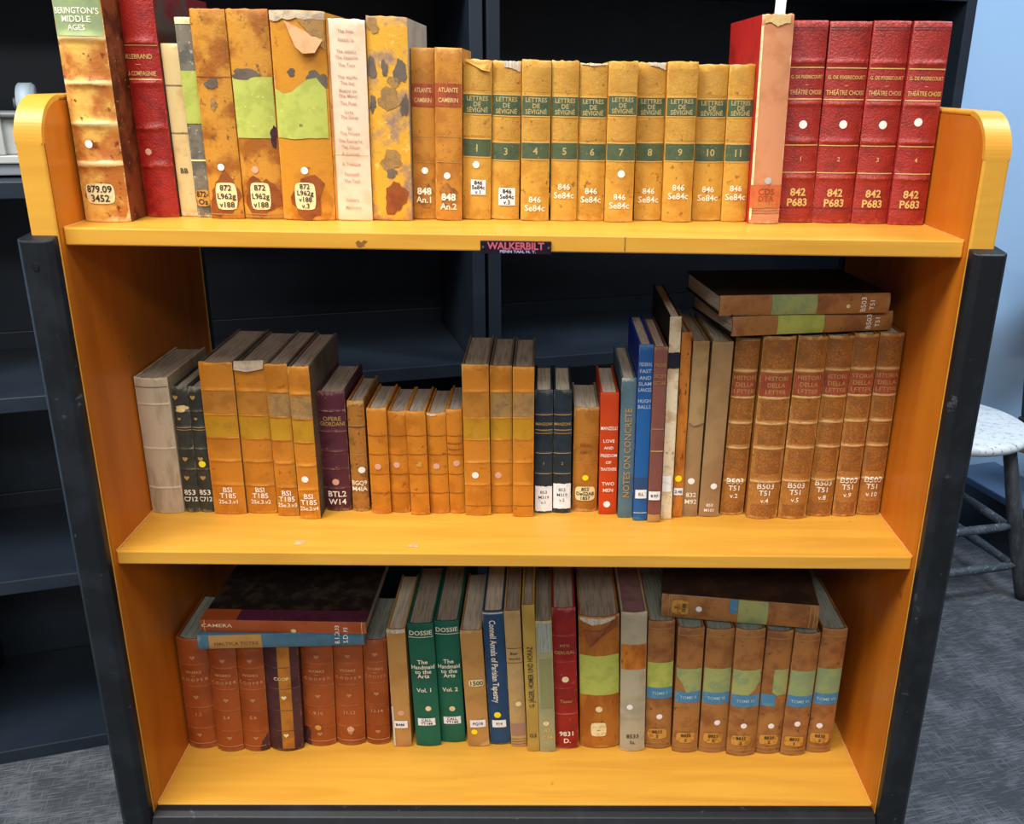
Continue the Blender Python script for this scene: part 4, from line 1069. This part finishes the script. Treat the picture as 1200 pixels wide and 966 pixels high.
#END
for row in 'TMB':
    settle(row)
    for b in BOOKS[row]:
        b.lying = None
        M = Matrix.Translation((b.x0, b.y0, b.z+b.w/2*abs(math.sin(b.lean))+0.0002)) @ Matrix.Rotation(b.lean, 4, 'Y')
        finish(b, M)
        b.top = b.z+b.w/2*abs(math.sin(b.lean))+b.h*math.cos(b.lean)+b.w/2*abs(math.sin(b.lean))

# ---- books lying on top of others: spine corners read on the plane they rest on
def lying(uL, vL, uR, vR, zs, thick, m, label, deco=(), head='L', depth=0.14, group=None, bmat=None, bulge=0.1, bands=(), pmat=None, tilt=0.0, **kw):
    P0, P1 = atz(uL, vL, zs), atz(uR, vR, zs)
    mid = (P0+P1)/2
    yaw = math.atan2(P1.y-P0.y, P1.x-P0.x)
    b = Book()
    b.lying = head
    b.h = (P1-P0).length
    b.w = thick
    b.bf = bulge
    b.m, b.label, b.deco, b.bandsv, b.group = m, label, deco, bands, group
    b.bmat, b.pmat, b.depth = bmat, pmat, depth
    b.board, b.square, b.ragged, b.bandh, b.bandw = 0.0025, 0.003, 0.0004, 0.0012, 0.002
    a = -90 if head == 'L' else 90
    # book base at the tail end
    tail = P1 if head == 'L' else P0
    M = Matrix.Translation(tail+Vector((0, 0, thick/2))) @ Matrix.Rotation(yaw, 4, 'Z') @ Matrix.Rotation(tilt, 4, 'Y') @ Matrix.Rotation(R(a), 4, 'Y')
    b.lyv = (vL+vR)/2-5
    finish(b, M)
    return b
mt = BOOKS['M']
zs = max(q.top for q in mt[-6:])+0.0008
y_ = mt[-6].y0
tk = (CAM-atz(950, 380, zs)).length/FPX
l1 = lying(858, 395, 1045, 387, zs, 21.5*tk, 'mbrown', 'brown calf book lying flat, lime label, lower of two on the tooled set',
      [('L', 911, 965, LIME), ('T', 1018, 377, 'B503', 9, WINK), ('T', 1028, 377, 'T51', 8, WINK)], 'L', depth=0.135, group='two brown books lying on the tooled set', pmat=PAGEL, bmat='blackbd')
l2 = lying(843, 371, 1042, 367, zs+21.5*tk+0.0008, 22*tk, 'mbrown', 'brown calf book lying flat, dull green label, upper of two on the tooled set',
      [('L', 904, 957, SAGE), ('D', 994, 359, CREAM, 2.4), ('T', 1012, 357, 'B503', 9, WINK), ('T', 1022, 357, 'T51', 8, WINK)], 'L', depth=0.14, group='two brown books lying on the tooled set', pmat=PAGEL, bmat='blackbd')  # black boards paint the shade over this lying pair
bt = BOOKS['B']
zs = max(q.top for q in bt[:7])+0.0008
tk = (CAM-atz(330, 755, zs)).length/FPX
l3 = lying(232, 762, 427, 757, zs, 17*tk, 'blucov', 'slim dusty blue paper book with tan label lying on the brick brown set',
      [('L', 245, 307, M_['tanpap']), ('T', 277, 754, 'HALTICA TOTRE', 6, M_['stain'], -90, 50), ('T', 395, 748, '8.1.2', 8, WINK), ('T', 405, 748, 'S.D.', 8, WINK)], 'L', depth=0.15, group='two books lying on the brick brown set')
l4 = lying(235, 741, 429, 744, zs+17*tk+0.0008, 14.5*tk, 'orspine', 'large thin orange brown and purple book lying on top of the dusty blue one',
      [('T', 254, 733, 'CAMERA', 6, CREAM, -90, 36), ('D', 344, 740, CREAM, 3.2), ('G', 240, 1, GOLD), ('G', 424, 1, GOLD), ('T', 395, 738, '8.33', 7, WINK), ('T', 405, 738, 'P3', 7, WINK)], 'L', depth=0.21, group='two books lying on the brick brown set',
      bmat=Lm('marbled_black_board', '#1c1816', '#3a3028', 60, 0.5, 0.6, 0.1))
link('cover_strip', bx(bmesh.new(), l4.w/2+0.00005, l4.w/2+0.0005, l4.bulge+0.0005, l4.bulge+0.024, 0.0005, l4.h*0.78), Lm('purple_leather_strip', '#5a2840', '#4a2034', 20, 0.4, 0.55, 0.1), l4.root)
link('cover_strip', bx(bmesh.new(), l4.w/2+0.00005, l4.w/2+0.0005, l4.bulge+0.0005, l4.bulge+0.024, l4.h*0.782, l4.h-0.0005), M_['orspine'], l4.root)
zs = max(q.top for q in bt[-7:])+0.0008
tk = (CAM-atz(860, 730, zs)).length/FPX
l5 = lying(774, 724, 958, 739, zs, 29.5*tk, 'mbrown', 'thick dusky brown book lying flat on the green-labelled set, bottom shelf',
      [('C', 797, 712, 19, 19, TAN, ['8835', 'S'], 6, INK), ('D', 819, 714, DOTW, 3.6), ('R', -.49, .05, 854, 863, BLUEP, 'spine_label'), ('L', 864, 899, SAGE), ('G', 786, .8, DGOLD), ('G', 783, .8, DGOLD), ('G', 949, 1, DGOLD), ('G', 954, 1, DGOLD)], 'R', depth=0.15, group=None, bmat='shadebrd')

# white paper slip standing in the pinkish brown book
pb = next(q for q in BOOKS['T'] if q.m == 'pink')
bm = bmesh.new(); bx(bm, -0.0055, 0.0055, 0.012, 0.0124, 0.02, pb.h+0.035)
sl = link('paper_slip', bm, PAPER); sl.matrix_world = pb.M @ Matrix.Translation((-0.003, 0.004, 0)) @ Matrix.Rotation(R(2), 4, 'Y')
tag(sl, 'white paper slip sticking up out of the pinkish brown cloth book', 'paper slip')

# grey plastic device on the left bookcase
def onfront(u, v, off=0.0):
    d = ray(u, v)
    t = (BN.dot(BA-Vector((CAM.x, CAM.y, 0)))+off)/BN.dot(Vector((d.x, d.y, 0)))
    return CAM+d*t
def sz(u, v, off):
    p = onfront(u, v, off); q = p-BA
    return q.x*BD.x+q.y*BD.y, p.z
LG = mat('light_grey_plastic', '#b4b8b4', '#aaaeaa', 10, 0.4, 0.45, 0); MG = mat('mid_grey_plastic', '#7e868c', rough=0.45); DG = mat('dark_grey_plastic', '#50565c', rough=0.5)
dev = empty('desk_device', BA+Vector((0, 0, 0.712)), (0, 0, BROT))
tag(dev, 'light grey plastic desktop device with a pale blue-grey roll on the left bookcase shelf', 'device')
s1, z1 = sz(50, 190, 0.06); s0 = sz(-60, 190, 0.06)[0]
zt = sz(20, 131, 0.06)[1]; zm = sz(20, 192, 0.06)[1]
S0, S1 = s0, s1+0.0
h1, h2 = zm-0.712, zt-0.712
bm = bmesh.new()
prism(bm, [(S0+0.02, 0.003), (S1-0.012, 0.003), (S1, h1*0.75), (S1, h1), (S0, h1), (S0, h1*0.75)], 'y', 0.06, 0.22, 0.002)
link('base', bm, MG, dev)
link('housing', bx(bmesh.new(), S0, S1+0.001, 0.055, 0.225, h1+0.0003, h1+0.012, 0.002), LG, dev)
link('housing', bx(bmesh.new(), S0+0.003, S1-0.004, 0.068, 0.215, h1+0.0125, h2-0.004, 0.002), LG, dev)
sa = sz(3, 160, 0.06)[0]
link('frame', bx(bmesh.new(), sa-0.008, sa+0.001, 0.056, 0.0675, h1+0.0125, h2, 0.001), LG, dev)
link('frame', bx(bmesh.new(), sa+0.0015, S1-0.002, 0.058, 0.0675, h2-0.008, h2-0.004, 0.001), DG, dev)
zr = sz(30, 97, 0.12)[1]-0.712; sr0, sr1 = sz(20, 110, 0.12)[0], sz(39, 110, 0.12)[0]
rr = (zr-h2+0.02)/2
bm = bmesh.new(); tube(bm, (sr0, 0.13, zr-rr), (sr1, 0.13, zr-rr), rr, n=32)
bmesh.ops.bevel(bm, geom=[e for e in bm.edges if len(e.link_faces) == 2 and e.calc_face_angle() > 1], offset=0.002, segments=2, affect='EDGES')
link('roll', bm, mat('pale_roll', '#a9bac6', '#9fb0bc', 10, 0.4, 0.5, 0), dev, True)
bm = bmesh.new(); tube(bm, (sr0-0.008, 0.13, zr-rr), (sr0-0.0003, 0.13, zr-rr), 0.008, n=16)
link('spindle', bm, DG, dev)

# stool
F = FLOOR
foot = atz(1197, 702, F)
vd = Vector((foot.x-CAM.x, foot.y-CAM.y, 0)).normalized(); side = Vector((vd.y, -vd.x, 0))
RF = 0.214
cen = foot-side*RF
st = empty('stool', (cen.x, cen.y, F), (0, 0, math.atan2(side.y, side.x)))
tag(st, 'low round wooden stool with chipped white seat and dark legs, right of the cart', 'stool')
def seat_mat():
    m = mat('chipped_white_paint', '#d5dde2', '#c3ccd3', 20, 0.4, 0.5, 0.2, speck='#3c4044', speck_amt=0.24, stretch=(1, 2.6, 1))
    return m
HS = 0.405
bm = bmesh.new(); lathe(bm, [(0.02, HS-0.026), (0.158, HS-0.026), (0.166, HS-0.020), (0.169, HS-0.011), (0.166, HS-0.004), (0.158, HS), (0.08, HS-0.002), (0.01, HS-0.003)], 48)
link('seat', bm, seat_mat(), st, True)
LEGM = mat('dark_worn_wood', '#2f3338', '#454a50', 30, 0.5, 0.55, 0.2, speck='#7c8084', speck_amt=0.06, stretch=(1, 1, .3))
RUNG = mat('chipped_blue_grey_rung', '#3a444e', '#4c565f', 40, 0.5, 0.5, 0.2, speck='#9aa098', speck_amt=0.2, stretch=(1, 1, 1))
legs = []
for k in range(4):
    a = PI/2*k
    p0 = Vector((math.cos(a)*RF, math.sin(a)*RF, 0)); p1 = Vector((math.cos(a)*0.125, math.sin(a)*0.125, HS-0.0265))
    bm = bmesh.new(); n_ = 14
    d = (p1-p0); rot = d.to_track_quat('Z', 'Y').to_matrix().to_4x4()
    prof = [(0.012, 0), (0.0145, d.length*0.06), (0.0175, d.length*0.4), (0.0175, d.length*0.55), (0.0145, d.length)]
    lathe(bm, prof, n_); bm.transform(Matrix.Translation(p0) @ rot)
    link('leg', bm, LEGM, st, True); legs.append((p0, p1))
for k in range(4):
    for j, fz in enumerate((0.19, 0.44)):
        zz = fz+(0.035 if k % 2 else 0)
        a0, a1 = legs[k], legs[(k+1) % 4]
        q0 = a0[0].lerp(a0[1], zz); q1 = a1[0].lerp(a1[1], zz); dd = (q1-q0).normalized()
        bm = bmesh.new(); lathe(bm, [(0.006, 0), (0.0095, 0.03), (0.0105, (q1-q0).length/2), (0.0095, (q1-q0).length-0.03), (0.006, (q1-q0).length)], 12)
        q0 = q0+dd*0.012; q1 = q1-dd*0.012
        for v in bm.verts: v.co.z *= (q1-q0).length/((q1-q0).length+0.024)
        bm.transform(Matrix.Translation(q0) @ dd.to_track_quat('Z', 'Y').to_matrix().to_4x4())
        link('rung', bm, RUNG, st, True)

# chair at the right edge of the view, mostly outside the frame
pa = aty(1188, 528, 1.17); pt = aty(1186, 498, 1.17)
ch = empty('chair', (pa.x, 1.17, F), (0, 0, R(-60)))
tag(ch, 'black backed chair with pale wooden seat, cut off at the right edge of the photo', 'chair')
WD = mat('pale_chair_wood', '#a9754a', '#96633c', 30, 0.5, 0.5, 0.1, stretch=(1, 1, .2)); BP = mat('black_chair_back', '#22242a', rough=0.6)
az = pt.z-F; bz = pa.z-F
def cp(name, args, m):
    link(name, bx(bmesh.new(), *args, 0.003), m, ch)
cp('seat', (0.0, 0.38, 0.0, 0.36, bz, az), WD)
for x_, y_ in ((0.04, 0.04), (0.31, 0.04), (0.04, 0.29), (0.31, 0.29)):
    cp('leg', (x_, x_+0.03, y_, y_+0.03, 0, bz-0.0003), BP)
t = bmesh.new(); bx(t, -0.004, 0.03, -0.004, 0.026, az+0.0005, az+0.022, 0.003); link('bracket', t, BP, ch)
for y_ in (0.0, 0.336):
    t = bmesh.new(); bx(t, 0.002, 0.026, y_, y_+0.024, az+0.0225, az+0.42, 0.004)
    for v in t.verts: v.co.x -= (v.co.z-az)*0.12
    link('back_post', t, BP, ch)
t = bmesh.new(); bx(t, 0.006, 0.022, 0.0245, 0.3355, az+0.20, az+0.40, 0.003)
for v in t.verts: v.co.x -= (v.co.z-az)*0.12
link('backrest', t, BP, ch)
